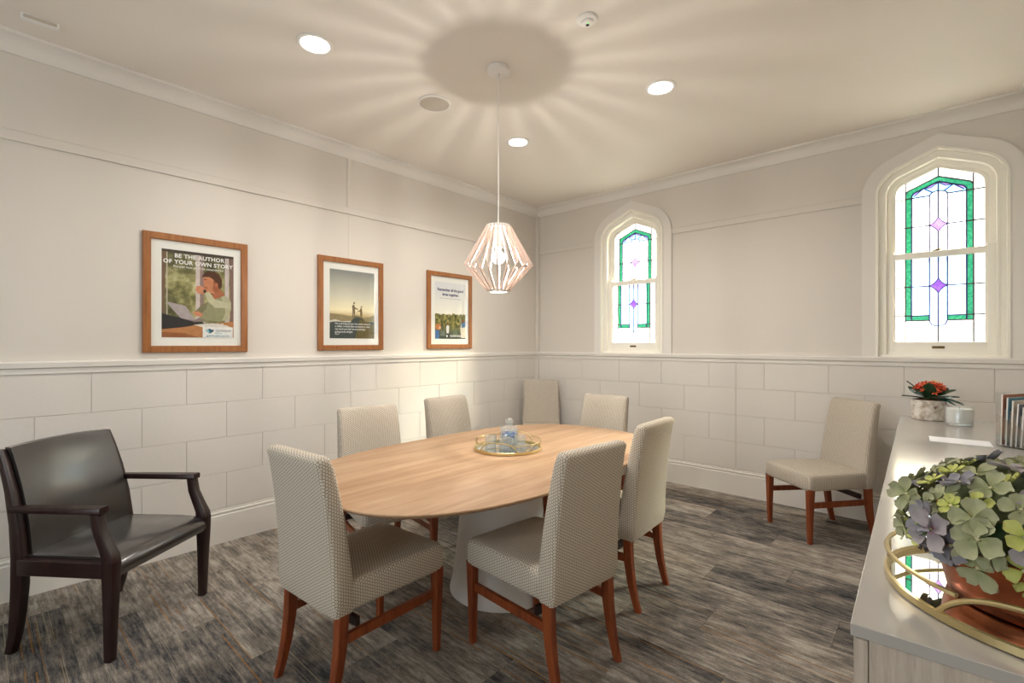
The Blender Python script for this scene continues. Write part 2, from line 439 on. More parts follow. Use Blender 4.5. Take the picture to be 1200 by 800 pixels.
# ------------------------------------------------------------------ stained glass windows
def strip_pane(x0, x1, lo, hi, y, th=0.004, n=None):
    flat = not callable(lo) and not callable(hi)
    L = lo if callable(lo) else (lambda q: lo); Hh = hi if callable(hi) else (lambda q: hi)
    n = n or (1 if flat else 8); lo_pts = [x0 + (x1 - x0) * k / n for k in range(n + 1)]
    ring = [(q, L(q)) for q in lo_pts] + [(q, Hh(q)) for q in reversed(lo_pts) if Hh(q) - L(q) > 1e-5]
    return MB().loft([[(p[0], y, p[1]) for p in ring], [(p[0], y + th, p[1]) for p in ring]])
def poly_pane(pts, y, th=0.005):
    return MB().loft([[(p[0], y, p[1]) for p in pts], [(p[0], y + th, p[1]) for p in pts]])
def star(cz, a=0.050, b=0.056, n=5):
    out = []
    cs = [(a, 0), (0, b), (-a, 0), (0, -b)]
    for i in range(4):
        p, q = cs[i], cs[(i + 1) % 4]
        for k in range(n):
            t = k / n; c = ((p[0] + q[0]) * 0.30, (p[1] + q[1]) * 0.30)
            out.append(((1 - t) ** 2 * p[0] + 2 * t * (1 - t) * c[0] + t * t * q[0], cz + (1 - t) ** 2 * p[1] + 2 * t * (1 - t) * c[1] + t * t * q[1]))
    return out
YU, YL = BY + 0.085, BY + 0.052                      # glass planes: upper sash behind, lower sash in front
GO, GI, SX = 0.182, 0.147, 0.048
fG = lambda x: arch_top(x, 0)
gO = lambda x: arch_top(x, -0.057)
gI = lambda x: arch_top(x, 0, 0.117, 2.437, 0.03)
sT = lambda x: 2.425 + 0.028 * math.sqrt(max(0, 1 - (x / SX) ** 2))
Z0u, Z1u, Z2u = 2.000, 2.211, 2.426
def build_panes():
    P = []                                           # (parent sash, mesh)
    def a(sash, mb, mat): P.append((sash, mb.mesh('pane', mat, 30)))
    for s in (-1, 1):
        def sp(x0, x1, lo, hi, y, mat, sash, **k): a(sash, strip_pane(*(sorted((s * x0, s * x1))), lo, hi, y, **k), mat)
        for lo, hi in ((Z0u, Z1u), (Z1u, Z2u)):
            sp(GO, 0.239, lo, hi, YU, G_WHITE, 'u'); sp(GI, GO, lo, hi, YU, G_GREEN, 'u'); sp(SX, GI, lo, hi, YU, G_WHITE, 'u')
        sp(GO, 0.2389, Z2u, fG, YU, G_WHITE, 'u'); sp(0, GO, gO, fG, YU, G_WHITE, 'u', n=14)
        sp(GI, GO * 0.9999, Z2u, gO, YU, G_GREEN, 'u'); sp(0, GI * 0.9999, gI, gO, YU, G_GREEN, 'u', n=14)
        sp(SX, GI * 0.9999, Z2u, gI, YU, G_BLUE, 'u', n=12); sp(0, SX, sT, gI, YU, G_BLUE, 'u', n=8)
        sp(0, SX, Z0u, sT, YU, G_WHITE, 'u')
        for p, q, sag in ((0.0, 0.078, 0.017), (0.082, 0.144, 0.015)):   # lilac crescents under the green arch
            def low(x, p=p, q=q, sag=sag):
                t = min(max((abs(x) - p) / (q - p), 0), 1)
                return min(gI(p) + (gI(q) - gI(p)) * t, gI(x)) - sag * 4 * t * (1 - t)
            a('u', strip_pane(*sorted((s * (p + 0.001), s * q)), low, gI, YU - 0.003, n=10), G_LILAC)
        for lo, hi in ((1.768, 2.0), (1.556, 1.768)):
            sp(GO, 0.239, lo, hi, YL, G_WHITE, 'l'); sp(GI, GO, lo, hi, YL, G_GREEN, 'l'); sp(SX, GI, lo, hi, YL, G_RIPPLE, 'l')
        sp(GO, 0.239, 1.365, 1.556, YL, G_WHITE, 'l'); sp(SX, GI, 1.52, 1.556, YL, G_GREEN, 'l'); sp(GI, GO, 1.52, 1.556, YL, G_GREEN, 'l')
        bowl = lambda x: 1.52 - 0.042 * math.sqrt(max(0, 1 - (x / SX) ** 2))
        sp(0, SX, bowl, 2.0, YL, G_STRIP, 'l'); sp(0, SX, 1.365, bowl, YL, G_WHITE, 'l'); sp(SX, GO, 1.365, 1.52, YL, G_WHITE, 'l')
    a('u', poly_pane(star(Z1u), YU - 0.004), G_LILAC); a('l', poly_pane(star(1.768), YL - 0.004), G_PURPLE)
    return P
PANES = build_panes()
def build_cames():
    res = []
    for sash in 'ul':
        y = (YU if sash == 'u' else YL) - 0.005
        g, b = MB(), MB()
        def line(m, pts, w=0.0088):
            for p, q in zip(pts[:-1], pts[1:]):
                if abs(p[0] - q[0]) + abs(p[1] - q[1]) > 1e-6: m.bar((p[0], y, p[1]), (q[0], y, q[1]), w, 0.006, (0, 1, 0))
        def curve(f, x0, x1, n=14): return [(x0 + (x1 - x0) * k / n, f(x0 + (x1 - x0) * k / n)) for k in range(n + 1)]
        for s in (-1, 1):
            if sash == 'u':
                line(g, [(s * GO, Z0u), (s * GO, fG(GO))]); line(b, [(s * GI, Z0u), (s * GI, gI(GI * .999))]); line(b, [(s * SX, Z0u), (s * SX, Z2u)])
                line(g, curve(gO, 0, s * GO * .999)); line(b, curve(gI, 0, s * GI * .999)); line(b, curve(sT, 0, s * SX, 8))
                line(g, [(s * GI, Z2u), (s * 0.239, Z2u)]); line(b, [(s * SX, Z2u), (s * GI, Z2u)])
                line(b, [(s * 0.05, Z1u), (s * GI, Z1u)]); line(g, [(s * GI, Z1u), (s * .239, Z1u)])
                line(b, [(s * 0.080, gI(0.080)), (s * 0.030, sT(0.03))], 0.008); line(b, [(s * 0.080, gI(0.080)), (s * 0.135, 2.437)], 0.007)
                line(b, [(s * 0.078, gI(0.078)), (s * 0.04, gI(0.04) - 0.02), (0, gI(0) - 0.006)], 0.006)
            else:
                line(g, [(s * GO, 1.365), (s * GO, 1.99)]); line(b, [(s * GI, 1.52), (s * GI, 1.99)]); line(b, [(s * SX, 1.52), (s * SX, 1.99)])
                line(b, [(s * 0.05, 1.768), (s * GI, 1.768)]); line(g, [(s * GI, 1.768), (s * .239, 1.768)])
                line(b, [(s * SX, 1.556), (s * GI, 1.556)]); line(g, [(s * GI, 1.556), (s * .239, 1.556)]); line(g, [(s * SX, 1.52), (s * GO, 1.52)])
                line(b, curve(lambda x: 1.52 - 0.042 * math.sqrt(max(0, 1 - (x / SX) ** 2)), 0, s * SX, 8))
        if sash == 'u':
            line(g, [(0, gO(0)), (0, fG(0))]); line(b, [(0, Z1u + 0.055), (0, gI(0))]); line(b, [(0, Z0u), (0, Z1u - 0.055)]); st = star(Z1u)
        else:
            line(g, [(0, 1.365), (0, 1.478)]); line(b, [(0, 1.478), (0, 1.712)]); line(b, [(0, 1.824), (0, 1.99)]); st = star(1.768)
        line(b, st + [st[0]], 0.006)
        res.append((sash, g.mesh('lead_came', M_LEAD), b.mesh('lead_came', M_LEAD2)))
    return res
CAMES = build_cames()
def window(n, cx):
    w = put('window_%d' % n, None, None, (cx, 0, 0)); struct(w)
    w['label'] = ('smaller-looking arched stained glass window near the room corner', 'large arched stained glass window above the sideboard')[n - 1]
    def bandobj(name, bands, mat=M_WFRAME):
        m = MB()
        for b in bands: band(m, *b, 0)
        return m.obj(name, mat, w, ang=30)
    bandobj('architrave', [(0.198, 0.112, BY - 0.022, BY, WZ0)], M_TRIM)
    bandobj('bead', [(0.114, 0.098, BY - 0.032, BY + 0.02, WZ0)])
    bandobj('jamb', [(0.102, 0.064, BY + 0.012, BY + 0.24, WZ0), (0.066, 0.053, BY + 0.004, BY + 0.24, WZ0)])
    m = MB(); m.box(-0.335, 0.335, BY - 0.002, BY + 0.24, WZ0 - 0.004, WZ0 + 0.016, 0.003); m.box(-0.315, 0.315, BY + 0.024, BY + 0.24, WZ0 + 0.012, 1.292, 0.003)
    m.obj('sill', M_WFRAME, w)
    us = bandobj('upper_sash', [(0.058, 0.022, YU - 0.022, YU + 0.02, 1.965), (0.022, -0.001, YU - 0.012, YU + 0.02, 1.965)])
    m = MB()
    m.box(-0.293, -0.247, YL - 0.018, YL + 0.018, 1.290, 2.035, 0.004); m.box(0.247, 0.293, YL - 0.018, YL + 0.018, 1.290, 2.035, 0.004)
    m.box(-0.248, -0.238, YL - 0.008, YL + 0.014, 1.36, 1.99); m.box(0.238, 0.248, YL - 0.008, YL + 0.014, 1.36, 1.99)
    m.box(-0.25, 0.25, YL - 0.018, YL + 0.018, 1.290, 1.366, 0.004); m.box(-0.25, 0.25, YL - 0.018, YL + 0.018, 1.972, 2.018, 0.004)
    m.box(-0.25, 0.25, YL + 0.014, YU + 0.02, 1.972, 2.010)
    ls = m.obj('lower_sash', M_WFRAME, w)
    for sash, me in PANES: put('pane', me, us if sash == 'u' else ls)
    for sash, a, b in CAMES:
        for me in (a, b): put('lead_came', me, us if sash == 'u' else ls)
    h = MB(); h.box(-0.034, 0.034, YL - 0.022, YL - 0.017, 1.318, 1.336, 0.002); h.box(-0.026, 0.026, YL - 0.028, YL - 0.020, 1.324, 1.331, 0.002)
    h.obj('sash_pull', M_BRONZE, ls)
    h = MB(); h.box(-0.032, 0.010, YL - 0.006, YL + 0.018, 2.018, 2.027, 0.003); h.box(-0.018, 0.022, YL, YL + 0.010, 2.026, 2.034, 0.002); h.obj('sash_lock', M_BRONZE, us)
    return w
window(1, WINX[0]); window(2, WINX[1])

# plain sash window in the wall behind the camera (daylight)
w3 = put('window_3', None, None, (0, FY, 0)); struct(w3)
m = MB(); x0, x1, z0, z1 = FW
m.box(x0 - 0.08, x0, -0.2, 0.02, z0 - 0.08, z1 + 0.08, 0.004); m.box(x1, x1 + 0.08, -0.2, 0.02, z0 - 0.08, z1 + 0.08, 0.004)
m.box(x0, x1, -0.2, 0.02, z1, z1 + 0.08, 0.004); m.box(x0 - 0.1, x1 + 0.1, -0.2, 0.05, z0 - 0.05, z0, 0.004); m.obj('casing', M_WFRAME, w3)
m = MB()
for q in (x0 + 0.02, (2 * x0 + x1) / 3, (x0 + 2 * x1) / 3, x1 - 0.02): m.box(q - 0.025, q + 0.025, -0.12, -0.08, z0, z1, 0.004)
for q in (z0 + 0.02, 1.6, z1 - 0.02): m.box(x0, x1, -0.12, -0.08, q - 0.022, q + 0.022, 0.004)
m.obj('sash', M_WFRAME, w3)
for i in range(3):
    for za, zb in ((z0, 1.6), (1.6, z1)):
        a_ = x0 + (x1 - x0) * i / 3; MB().box(a_, a_ + (x1 - x0) / 3, -0.102, -0.098, za, zb).obj('pane', M_GLASS, w3)
pd = bpy.data.lights.new('daylight_portal', 'AREA'); po = bpy.data.objects.new('daylight_portal', pd); C.objects.link(po)
pd.shape = 'RECTANGLE'; pd.size = x1 - x0; pd.size_y = z1 - z0; pd.cycles.is_portal = True
po.location = ((x0 + x1) / 2, FY - 0.15, (z0 + z1) / 2); po.rotation_euler = (PI / 2, 0, 0)

# ------------------------------------------------------------------ dining table
TX, TY, TZ = -1.83, 1.955, 0.74
def superell(a, b, p, n=72):
    out = []
    for k in range(n):
        t = 2 * PI * k / n; c, s_ = math.cos(t), math.sin(t)
        out.append((a * math.copysign(abs(c) ** (2 / p), c), b * math.copysign(abs(s_) ** (2 / p), s_)))
    return out
tb = thing('dining_table', 'long oak boat-shaped meeting table on a white flared pedestal', 'table', (TX, TY, 0))
rings = []
for z, d in ((TZ - 0.026, -0.030), (TZ - 0.010, -0.004), (TZ - 0.006, 0), (TZ - 0.002, 0), (TZ, -0.002)):
    rings.append([(x, y_, z) for x, y_ in superell(0.645 + d, 1.065 + d, 2.75, 96)])
MB().loft(rings).obj('tabletop', M_OAK, tb, ang=50)
rings = []
for z, a, b in ((0.0, 0.278, 0.278), (0.006, 0.286, 0.286), (0.016, 0.286, 0.286), (0.05, 0.277, 0.277), (0.15, 0.258, 0.260), (0.30, 0.240, 0.244), (0.50, 0.222, 0.228), (TZ - 0.026, 0.208, 0.215)):
    rings.append([(x, y_, z) for x, y_ in superell(a, b, 2.05, 64)])
MB().loft(rings).obj('pedestal', M_BASEW, tb, ang=50)

# ------------------------------------------------------------------ upholstered chairs
CH = 0.945
def make_chair():
    t = thing('dining_chair', '', 'chair', group='honeycomb fabric dining chairs')
    def seat_ring(z, ins, hw_f=0.232, hw_r=0.205, yf=0.252, yr=-0.235, r=0.035):
        pts = rrect(0, (yf + yr) / 2, z, 2, (yf - yr) - 2 * ins, 0.001, 4); out = []
        base = rrect(0, (yf + yr) / 2, z, 2 * hw_f - 2 * ins, (yf - yr) - 2 * ins, max(r - ins * 0.4, 0.012), 4)
        for x, y_, zz in base:
            k = (y_ - yr) / (yf - yr); out.append((x * (hw_r + (hw_f - hw_r) * k) / hw_f, y_, zz))
        return out
    prof = [(0.358, 0.012), (0.362, 0.004), (0.375, 0.0), (0.445, 0.0), (0.458, 0.004), (0.467, 0.012), (0.472, 0.026), (0.477, 0.07), (0.480, 0.13), (0.481, 0.19)]
    MB().loft([seat_ring(z, i) for z, i in prof]).obj('seat', M_FABRIC, t, ang=60, uv=True)
    rings = []
    for k in range(13):
        q = k / 12; z = 0.352 + (CH - 0.352) * q
        yc = -0.232 - 0.015 * q - 0.060 * q * q; th = 0.098 - 0.034 * q; wd = 0.425 - 0.035 * q
        ins = 0.0
        if k == 0: ins = 0.010
        rings.append((z, yc, th, wd, ins))
    top = rings.pop()
    z, yc, th, wd, _ = top
    rings += [(z - 0.020, yc, th, wd, 0.0), (z - 0.008, yc, th, wd, 0.005), (z - 0.002, yc, th, wd, 0.014), (z, yc, th, wd, 0.026)]
    MB().loft([rrect(0, yc, z, wd - 2 * i, th - 2 * i, max(0.024 - i * 0.6, 0.005), 4) for z, yc, th, wd, i in rings]).obj('backrest', M_FABRIC, t, ang=60, uv=True)
    for s in (-1, 1):
        MB().loft([rrect(s * x, y_, z, w, w, 0.004, 1) for z, x, y_, w in ((0, 0.202, 0.222, 0.028), (0.16, 0.203, 0.223, 0.034), (0.37, 0.205, 0.222, 0.044))]).obj('leg', M_CHERRY, t)
    for s in (-1, 1):
        MB().loft([rrect(s * 0.183, y_, z, w, d, 0.004, 1) for z, y_, w, d in ((0, -0.290, 0.028, 0.030), (0.06, -0.272, 0.030, 0.034), (0.14, -0.254, 0.034, 0.038), (0.24, -0.240, 0.038, 0.042), (0.365, -0.234, 0.040, 0.044))]).obj('leg', M_CHERRY, t)
    for s in (-1, 1):
        MB().bar((s * 0.202, 0.215, 0.258), (s * 0.186, -0.232, 0.258), 0.018, 0.036).obj('stretcher', M_CHERRY, t)
    MB().bar((-0.19, -0.17, 0.300), (0.19, -0.17, 0.300), 0.018, 0.034).obj('stretcher', M_ESPRESSO, t)
    return t
chair = make_chair()
R = math.radians
spots = [
    (-1.845, 1.115, 4, 'honeycomb patterned chair at the near end of the table, its back toward the camera'),
    (-1.335, 1.672, 83.5, 'nearer of the two honeycomb patterned chairs on the window side of the table'),
    (-1.430, 2.385, 92.5, 'farther honeycomb patterned chair on the window side of the table, beside the open carpet'),
    (-2.490, 1.640, -101, 'cream patterned chair behind the table below the middle picture'),
    (-2.545, 2.405, -91, 'cream patterned chair behind the table below the picture nearest the corner'),
    (-3.200, 4.065, -138, 'cream patterned chair set back alone in the corner of the room'),
    (-2.000, 3.060, 180, 'cream patterned chair at the far end of the table below the corner window'),
    (-0.665, 4.045, 139.5, 'cream patterned chair standing alone by the back wall beside the sideboard'),
]
for i, (x, y_, a, lb) in enumerate(spots):
    if i == 0: chair.location = (x, y_, 0); chair.rotation_euler = (0, 0, R(a)); chair['label'] = lb
    else: copy_tree(chair, (x, y_, 0), R(a), lb)

# ------------------------------------------------------------------ dark armchair
ac = thing('armchair', 'black leather armchair with dark espresso wood arms and legs', 'armchair', (-2.995, 0.442, 0), R(-53))
def sect(pts):                                       # (x, y, z, sx, sy)
    return MB().loft([rrect(x, y_, z, sx, sy, 0.006, 2) for x, y_, z, sx, sy in pts])
for s in (-1, 1):
    sect([(s * 0.270, 0.245, 0, 0.034, 0.034), (s * 0.270, 0.248, 0.2, 0.040, 0.042), (s * 0.270, 0.250, 0.36, 0.046, 0.054), (s * 0.270, 0.250, 0.425, 0.046, 0.058)]).obj('leg', M_ESPRESSO, ac)
    # rear leg runs up into the back stile
    sect([(s * 0.255, -0.238, 0, 0.034, 0.036), (s * 0.257, -0.216, 0.08, 0.036, 0.042), (s * 0.259, -0.200, 0.18, 0.038, 0.050), (s * 0.260, -0.190, 0.30, 0.040, 0.056), (s * 0.260, -0.190, 0.42, 0.040, 0.054),
          (s * 0.258, -0.206, 0.56, 0.036, 0.048), (s * 0.255, -0.236, 0.70, 0.032, 0.042), (s * 0.252, -0.274, 0.82, 0.028, 0.036), (s * 0.250, -0.300, 0.885, 0.026, 0.032)]).obj('rear_leg', M_ESPRESSO, ac)
    # arm support curving back from the front leg, then the flat arm
    sup = sect([(s * 0.270, 0.250, 0.42, 0.046, 0.058), (s * 0.270, 0.246, 0.45, 0.044, 0.056), (s * 0.270, 0.222, 0.50, 0.040, 0.050), (s * 0.270, 0.196, 0.56, 0.038, 0.044), (s * 0.270, 0.186, 0.622, 0.036, 0.042)])
    arm = sup.obj('arm_support', M_ESPRESSO, ac)
    m = MB(); rings = []
    for y_, w, z in ((-0.222, 0.034, 0.618), (-0.10, 0.042, 0.621), (0.10, 0.048, 0.624), (0.205, 0.050, 0.626), (0.214, 0.046, 0.626)):
        rings.append([(s * 0.268 + w * u, y_, z + v) for u, v in ((-.5, 0.004), (-.42, 0), (.42, 0), (.5, 0.004), (.5, 0.022), (.42, 0.027), (-.42, 0.027), (-.5, 0.022))])
    m.loft(rings).obj('arm', M_ESPRESSO, ac)
    MB().box(s * 0.270 - 0.016, s * 0.270 + 0.016, -0.178, 0.235, 0.352, 0.418, 0.004).obj('side_rail', M_ESPRESSO, ac)
MB().box(-0.25, 0.25, 0.222, 0.250, 0.345, 0.40, 0.004).obj('front_rail', M_ESPRESSO, ac)
MB().box(-0.245, 0.245, -0.200, -0.178, 0.345, 0.41, 0.004).obj('rear_rail', M_ESPRESSO, ac)
prof = []
for y_, z in ((-0.178, 0.372), (-0.178, 0.428), (-0.12, 0.432), (0.0, 0.436), (0.15, 0.438), (0.225, 0.432), (0.258, 0.420), (0.275, 0.400), (0.278, 0.372), (0.268, 0.352), (0.24, 0.352), (0.0, 0.372)):
    prof.append((y_, z))
m = MB(); m.loft([[(x, y_, z - (0.006 if abs(x) > 0.245 and z > 0.4 else 0)) for y_, z in prof] for x in (-0.252, -0.240, -0.08, 0.08, 0.240, 0.252)])
m.obj('seat', M_LEATHER, ac, ang=60)
rings = []
for z, y_, w in ((0.425, -0.186, 0.482), (0.50, -0.194, 0.482), (0.58, -0.206, 0.480), (0.66, -0.224, 0.478), (0.74, -0.246, 0.474), (0.81, -0.269, 0.472), (0.865, -0.290, 0.470), (0.886, -0.299, 0.470), (0.892, -0.302, 0.466)):
    n = 8; fr_ = [(-w / 2 + w * k / n, y_ - 0.014 + 0.018 * (2 * k / n - 1) ** 2, z + 0.006 * (1 - (2 * k / n - 1) ** 2)) for k in range(n + 1)]
    rings.append([(a, b + 0.030, c) for a, b, c in fr_] + [(a, b, c) for a, b, c in reversed(fr_)])
MB().loft(rings).obj('backrest', M_LEATHER, ac, ang=50)

# ------------------------------------------------------------------ pendant lamp
PX, PY = -1.934, 2.038
pl = thing('pendant_lamp', 'white slatted diamond pendant lamp hanging over the table', 'lamp', (PX, PY, CZ))
MB().lathe([(0.0, 0), (0.062, 0), (0.066, -0.006), (0.066, -0.028), (0.058, -0.034), (0.008, -0.036), (0.006, -0.052), (0.0, -0.052)], 32).obj('ceiling_rose', M_WHITE, pl)
MB().tube([(0, 0, -0.04), (0, 0, -0.96)], 0.0032, 8).obj('cord', M_WHITE, pl)
zt, ze, zb = 2.043 - CZ, 1.812 - CZ, 1.655 - CZ
MB().lathe([(0.0, zt + 0.004), (0.070, zt + 0.004), (0.073, zt), (0.073, zt - 0.010), (0.070, zt - 0.014), (0, zt - 0.014)], 40).obj('top_plate', M_WHITE, pl)
ring_o = [(0.066, zb), (0.066, zb + 0.012), (0.050, zb + 0.012), (0.050, zb), (0.066, zb)]
MB().lathe(ring_o, 40, cap=False).obj('bottom_ring', M_WHITE, pl)
MB().lathe([(0.014, zt - 0.01), (0.020, zt - 0.03), (0.022, zt - 0.10), (0.020, zt - 0.125), (0.0, zt - 0.125)], 24).obj('lamp_holder', M_WHITE, pl)
t = NT('glowing_bulb'); em_ = t.n('ShaderNodeEmission'); em_.inputs[0].default_value = (1.0, 0.92, 0.80, 1); em_.inputs[1].default_value = 2.6
tr_ = t.n('ShaderNodeBsdfTransparent'); mx_ = t.n('ShaderNodeMixShader'); mx_.inputs[0].default_value = 0.6
t.l(em_.outputs[0], mx_.inputs[1]); t.l(tr_.outputs[0], mx_.inputs[2]); t.l(mx_.outputs[0], t.out.inputs[0]); M_BULB = t.m
zc = 1.858 - CZ
MB().lathe([(0.0, zc - 0.040)] + [(0.040 * math.sin(a), zc - 0.040 * math.cos(a)) for a in [PI * k / 12 for k in range(1, 11)]] + [(0.016, zc + 0.042), (0.014, zc + 0.062), (0, zc + 0.062)], 24).obj('bulb', M_BULB, pl)
th = 0.007
out2 = [(0.073, zt + 0.002), (0.205, ze), (0.065, zb + 0.002), (0.054, zb + 0.013), (0.187, ze - 0.001), (0.060, zt - 0.013)]
slat = MB().loft([[(r, s * th / 2, z) for r, z in out2] for s in (-1, 1)]).mesh('slat', plain('limed_ply', rgb(214, 194, 182), 0.6), 30)
for k in range(20): put('slat', slat, pl, (0, 0, 0), (0, 0, 2 * PI * (k + 0.3) / 20))
ld = bpy.data.lights.new('pendant_light', 'POINT'); lo = bpy.data.objects.new('pendant_light', ld); C.objects.link(lo)
ld.energy = 20; ld.color = (1.0, 0.94, 0.87); ld.shadow_soft_size = 0.012; lo.location = (PX, PY, 1.850)

# ------------------------------------------------------------------ ceiling fittings
M_DIFF = emissive('downlight_diffuser', (1.0, 0.93, 0.82, 1), 9.0)
for x, y_, lb in ((-2.511, 1.210, 'round recessed downlight nearest the big poster side of the ceiling'), (-1.314, 2.869, 'round recessed downlight on the window side of the ceiling'),
                  (-2.519, 2.882, 'round recessed downlight toward the room corner, behind the pendant cord'), (-1.314, 1.210, 'round recessed downlight overhead just outside the top of the view')):
    d = thing('downlight', lb, 'light', (x, y_, CZ), 0, 'recessed ceiling downlights')
    MB().lathe([(0.092, 0), (0.094, -0.004), (0.090, -0.008), (0.076, -0.009), (0.070, -0.002), (0.070, 0)], 40, cap=False).obj('trim_ring', M_WHITE, d)
    MB().lathe([(0.0, -0.0035), (0.073, -0.0035), (0.073, 0), (0, 0)], 40).obj('diffuser', M_DIFF, d)
    sd = bpy.data.lights.new('downlight_beam', 'SPOT'); so = bpy.data.objects.new('downlight_beam', sd); C.objects.link(so)
    sd.energy = 31; sd.color = (1.0, 0.965, 0.92); sd.spot_size = R(165); sd.spot_blend = 0.7; sd.shadow_soft_size = 0.07; so.location = (x, y_, CZ - 0.012)
sp_ = thing('ceiling_speaker', 'round flush ceiling speaker with a cream mesh grille', 'speaker', (-2.537, 2.047, CZ))
MB().lathe([(0.112, 0), (0.114, -0.005), (0.108, -0.009), (0.098, -0.008), (0.098, 0)], 40, cap=False).obj('rim', M_WHITE, sp_)
MB().lathe([(0, -0.0075), (0.10, -0.0065), (0.10, 0), (0, 0)], 40).obj('grille', M_GRILLE, sp_)
sm = thing('smoke_detector', 'small round white smoke detector with a tiny green light on the ceiling', 'detector', (-1.310, 2.022, CZ))
MB().lathe([(0, 0), (0.050, 0), (0.052, -0.006), (0.048, -0.012), (0.030, -0.016), (0.028, -0.026), (0.022, -0.030), (0, -0.030)], 32).obj('body', M_WHITE, sm)
MB().lathe([(0, -0.032), (0.004, -0.031), (0.004, -0.028), (0, -0.028)], 10, 0.012, -0.008).obj('indicator_light', emissive('green_indicator', rgb(60, 230, 80), 0.6), sm)
MB().lathe([(0, -0.0325), (0.009, -0.031), (0.009, -0.028), (0, -0.028)], 12, 0.0, 0.004).obj('sensor_cap', M_BLACK, sm)
em = thing('ceiling_sensor_box', 'slim white rectangular box mounted on the ceiling by the cornice', 'fitting', (-3.345, 0.205, CZ), R(-4))
MB().box(-0.016, 0.016, -0.070, 0.070, -0.026, 0.0, 0.003).obj('housing', M_WHITE, em)
MB().box(0.013, 0.018, -0.060, 0.060, -0.022, -0.005, 0.002).obj('lens', M_GRILLE, em)

# ------------------------------------------------------------------ framed pictures
M_MAT = plain('mat_board', rgb(240, 238, 232), 0.8)
def flat(c, name='print_ink'):
    key = ('ink', c)
    if key not in MATS:
        q = rgb(*c); MATS[key] = speckled(name, (q[0] * .72, q[1] * .72, q[2] * .72, 1), tuple(min(1, v * 1.22) for v in q[:3]) + (1,), 34, 0.7, 0, 0, 0.2)
    return MATS[key]
def picture(label, y0, y1, z0, z1, ins, print_mat):
    """frame on the left wall; returns the root, and a helper that lays flat print in print coordinates 0..1"""
    W, H = y1 - y0, z1 - z0
    p = thing('framed_picture', label, 'picture', (LX + 0.001, y0, z0), 0, 'framed prints on the left wall')
    fw, dp = 0.042, 0.026
    prof = [(0, 0), (0, dp - 0.003), (0.003, dp), (fw - 0.004, dp), (fw, dp - 0.004), (fw, 0.004)]
    m = MB(); cor = [(0, 0, 1, 1), (W, 0, -1, 1), (W, H, -1, -1), (0, H, 1, -1)]
    rings = [[(d, cy + sy * i, cz + sz * i) for i, d in prof] for cy, cz, sy, sz in cor]; rings.append(rings[0])
    m.loft(rings, cap=False).obj('frame', M_FRAME, p, ang=25)
    MB().box(0.002, 0.008, fw - 0.006, W - fw + 0.006, fw - 0.006, H - fw + 0.006).obj('mat_board', M_MAT, p)
    a, b, c, d = ins[0] * W, ins[1] * W, ins[2] * H, ins[3] * H; pw, ph = b - a, d - c
    pr_ = MB().add([(0, 0, 0), (0, pw, 0), (0, pw, ph), (0, 0, ph)], [(0, 1, 2, 3)]).obj('print', print_mat, p)
    pr_.location = (0.0086, a, c)
    lay = [0]
    def ink(pts, col, name='printed_shape'):
        lay[0] += 1; x = 0.00012 * lay[0]
        MB().add([(x, u * pw, v * ph) for u, v in pts], [tuple(range(len(pts)))]).obj(name, flat(col), pr_)
    def words(s, u, v, size, col, fat=0.0, align='LEFT', sp=1.0):
        lay[0] += 1; x = 0.00012 * lay[0]
        me = text_mesh(s, size, fat, align, sp)
        me.materials.append(flat(col)); o = put('lettering', me, pr_, (x, u * pw, v * ph), (PI / 2, 0, PI / 2))
    MB().add([(dp - 0.008, fw - 0.002, fw - 0.002), (dp - 0.008, W - fw + 0.002, fw - 0.002), (dp - 0.008, W - fw + 0.002, H - fw + 0.002), (dp - 0.008, fw - 0.002, H - fw + 0.002)], [(0, 1, 2, 3)]).obj('glazing', M_GLASS, p)
    return ink, words
def ell(cx, cy, rx, ry, n=18, a0=0, a1=360): return [(cx + rx * math.cos(R(a0 + (a1 - a0) * k / n)), cy + ry * math.sin(R(a0 + (a1 - a0) * k / n))) for k in range(n)]

t = NT('print_garden_window'); co = t.coord(); n1 = t.noise(co, 9, 4, 0.6)
bgc = t.ramp(n1, [(0.34, rgb(70, 70, 44)), (0.47, rgb(126, 122, 76)), (0.58, rgb(178, 172, 122)), (0.72, rgb(226, 222, 196))])
sepz = t.n('ShaderNodeSeparateXYZ'); t.l(co, sepz.inputs[0])
bgc = t.mix(t.math('MULTIPLY', t.ramp(sepz.outputs[2], [(0.36, (0, 0, 0, 1)), (0.54, (1, 1, 1, 1))]), 0.62), bgc, rgb(66, 60, 48))
pm1 = t.base(bgc, 0.7, 0, 0.2)
ink, words = picture('framed poster of a man at a laptop, biggest lettering, nearest the armchair', 0.668, 1.262, 1.297, 2.048, (0.165, 0.855, 0.128, 0.872), pm1)
ink([(0, 0), (0.035, 0), (0.05, 1), (0, 1)], (120, 96, 76)); ink([(0.06, 0.2), (0.075, 0.2), (0.075, 1), (0.06, 1)], (196, 186, 166))
ink([(0.45, 0.2), (0.51, 0.2), (0.51, 1), (0.45, 1)], (206, 192, 186)); ink([(0.515, 0.2), (0.56, 0.2), (0.56, 1), (0.515, 1)], (150, 124, 122))
ink([(0.87, 0.1), (0.93, 0.1), (0.93, 0.97), (0.87, 0.97)], (202, 188, 186)); ink([(0.945, 0.1), (1, 0.1), (1, 0.97), (0.945, 0.97)], (128, 100, 92))
ink([(0, 0.97), (1, 0.97), (1, 1), (0, 1)], (72, 62, 54))
ink([(0, 0), (1, 0), (1, 0.20), (0.6, 0.16), (0, 0.10)], (186, 126, 78)); ink([(0, 0), (0.5, 0), (0.3, 0.05), (0, 0.06)], (150, 92, 50))
ink([(0, 0.09), (0, 0.27), (0.10, 0.25), (0.44, 0.19), (0.62, 0.18), (0.30, 0.12)], (40, 38, 40))
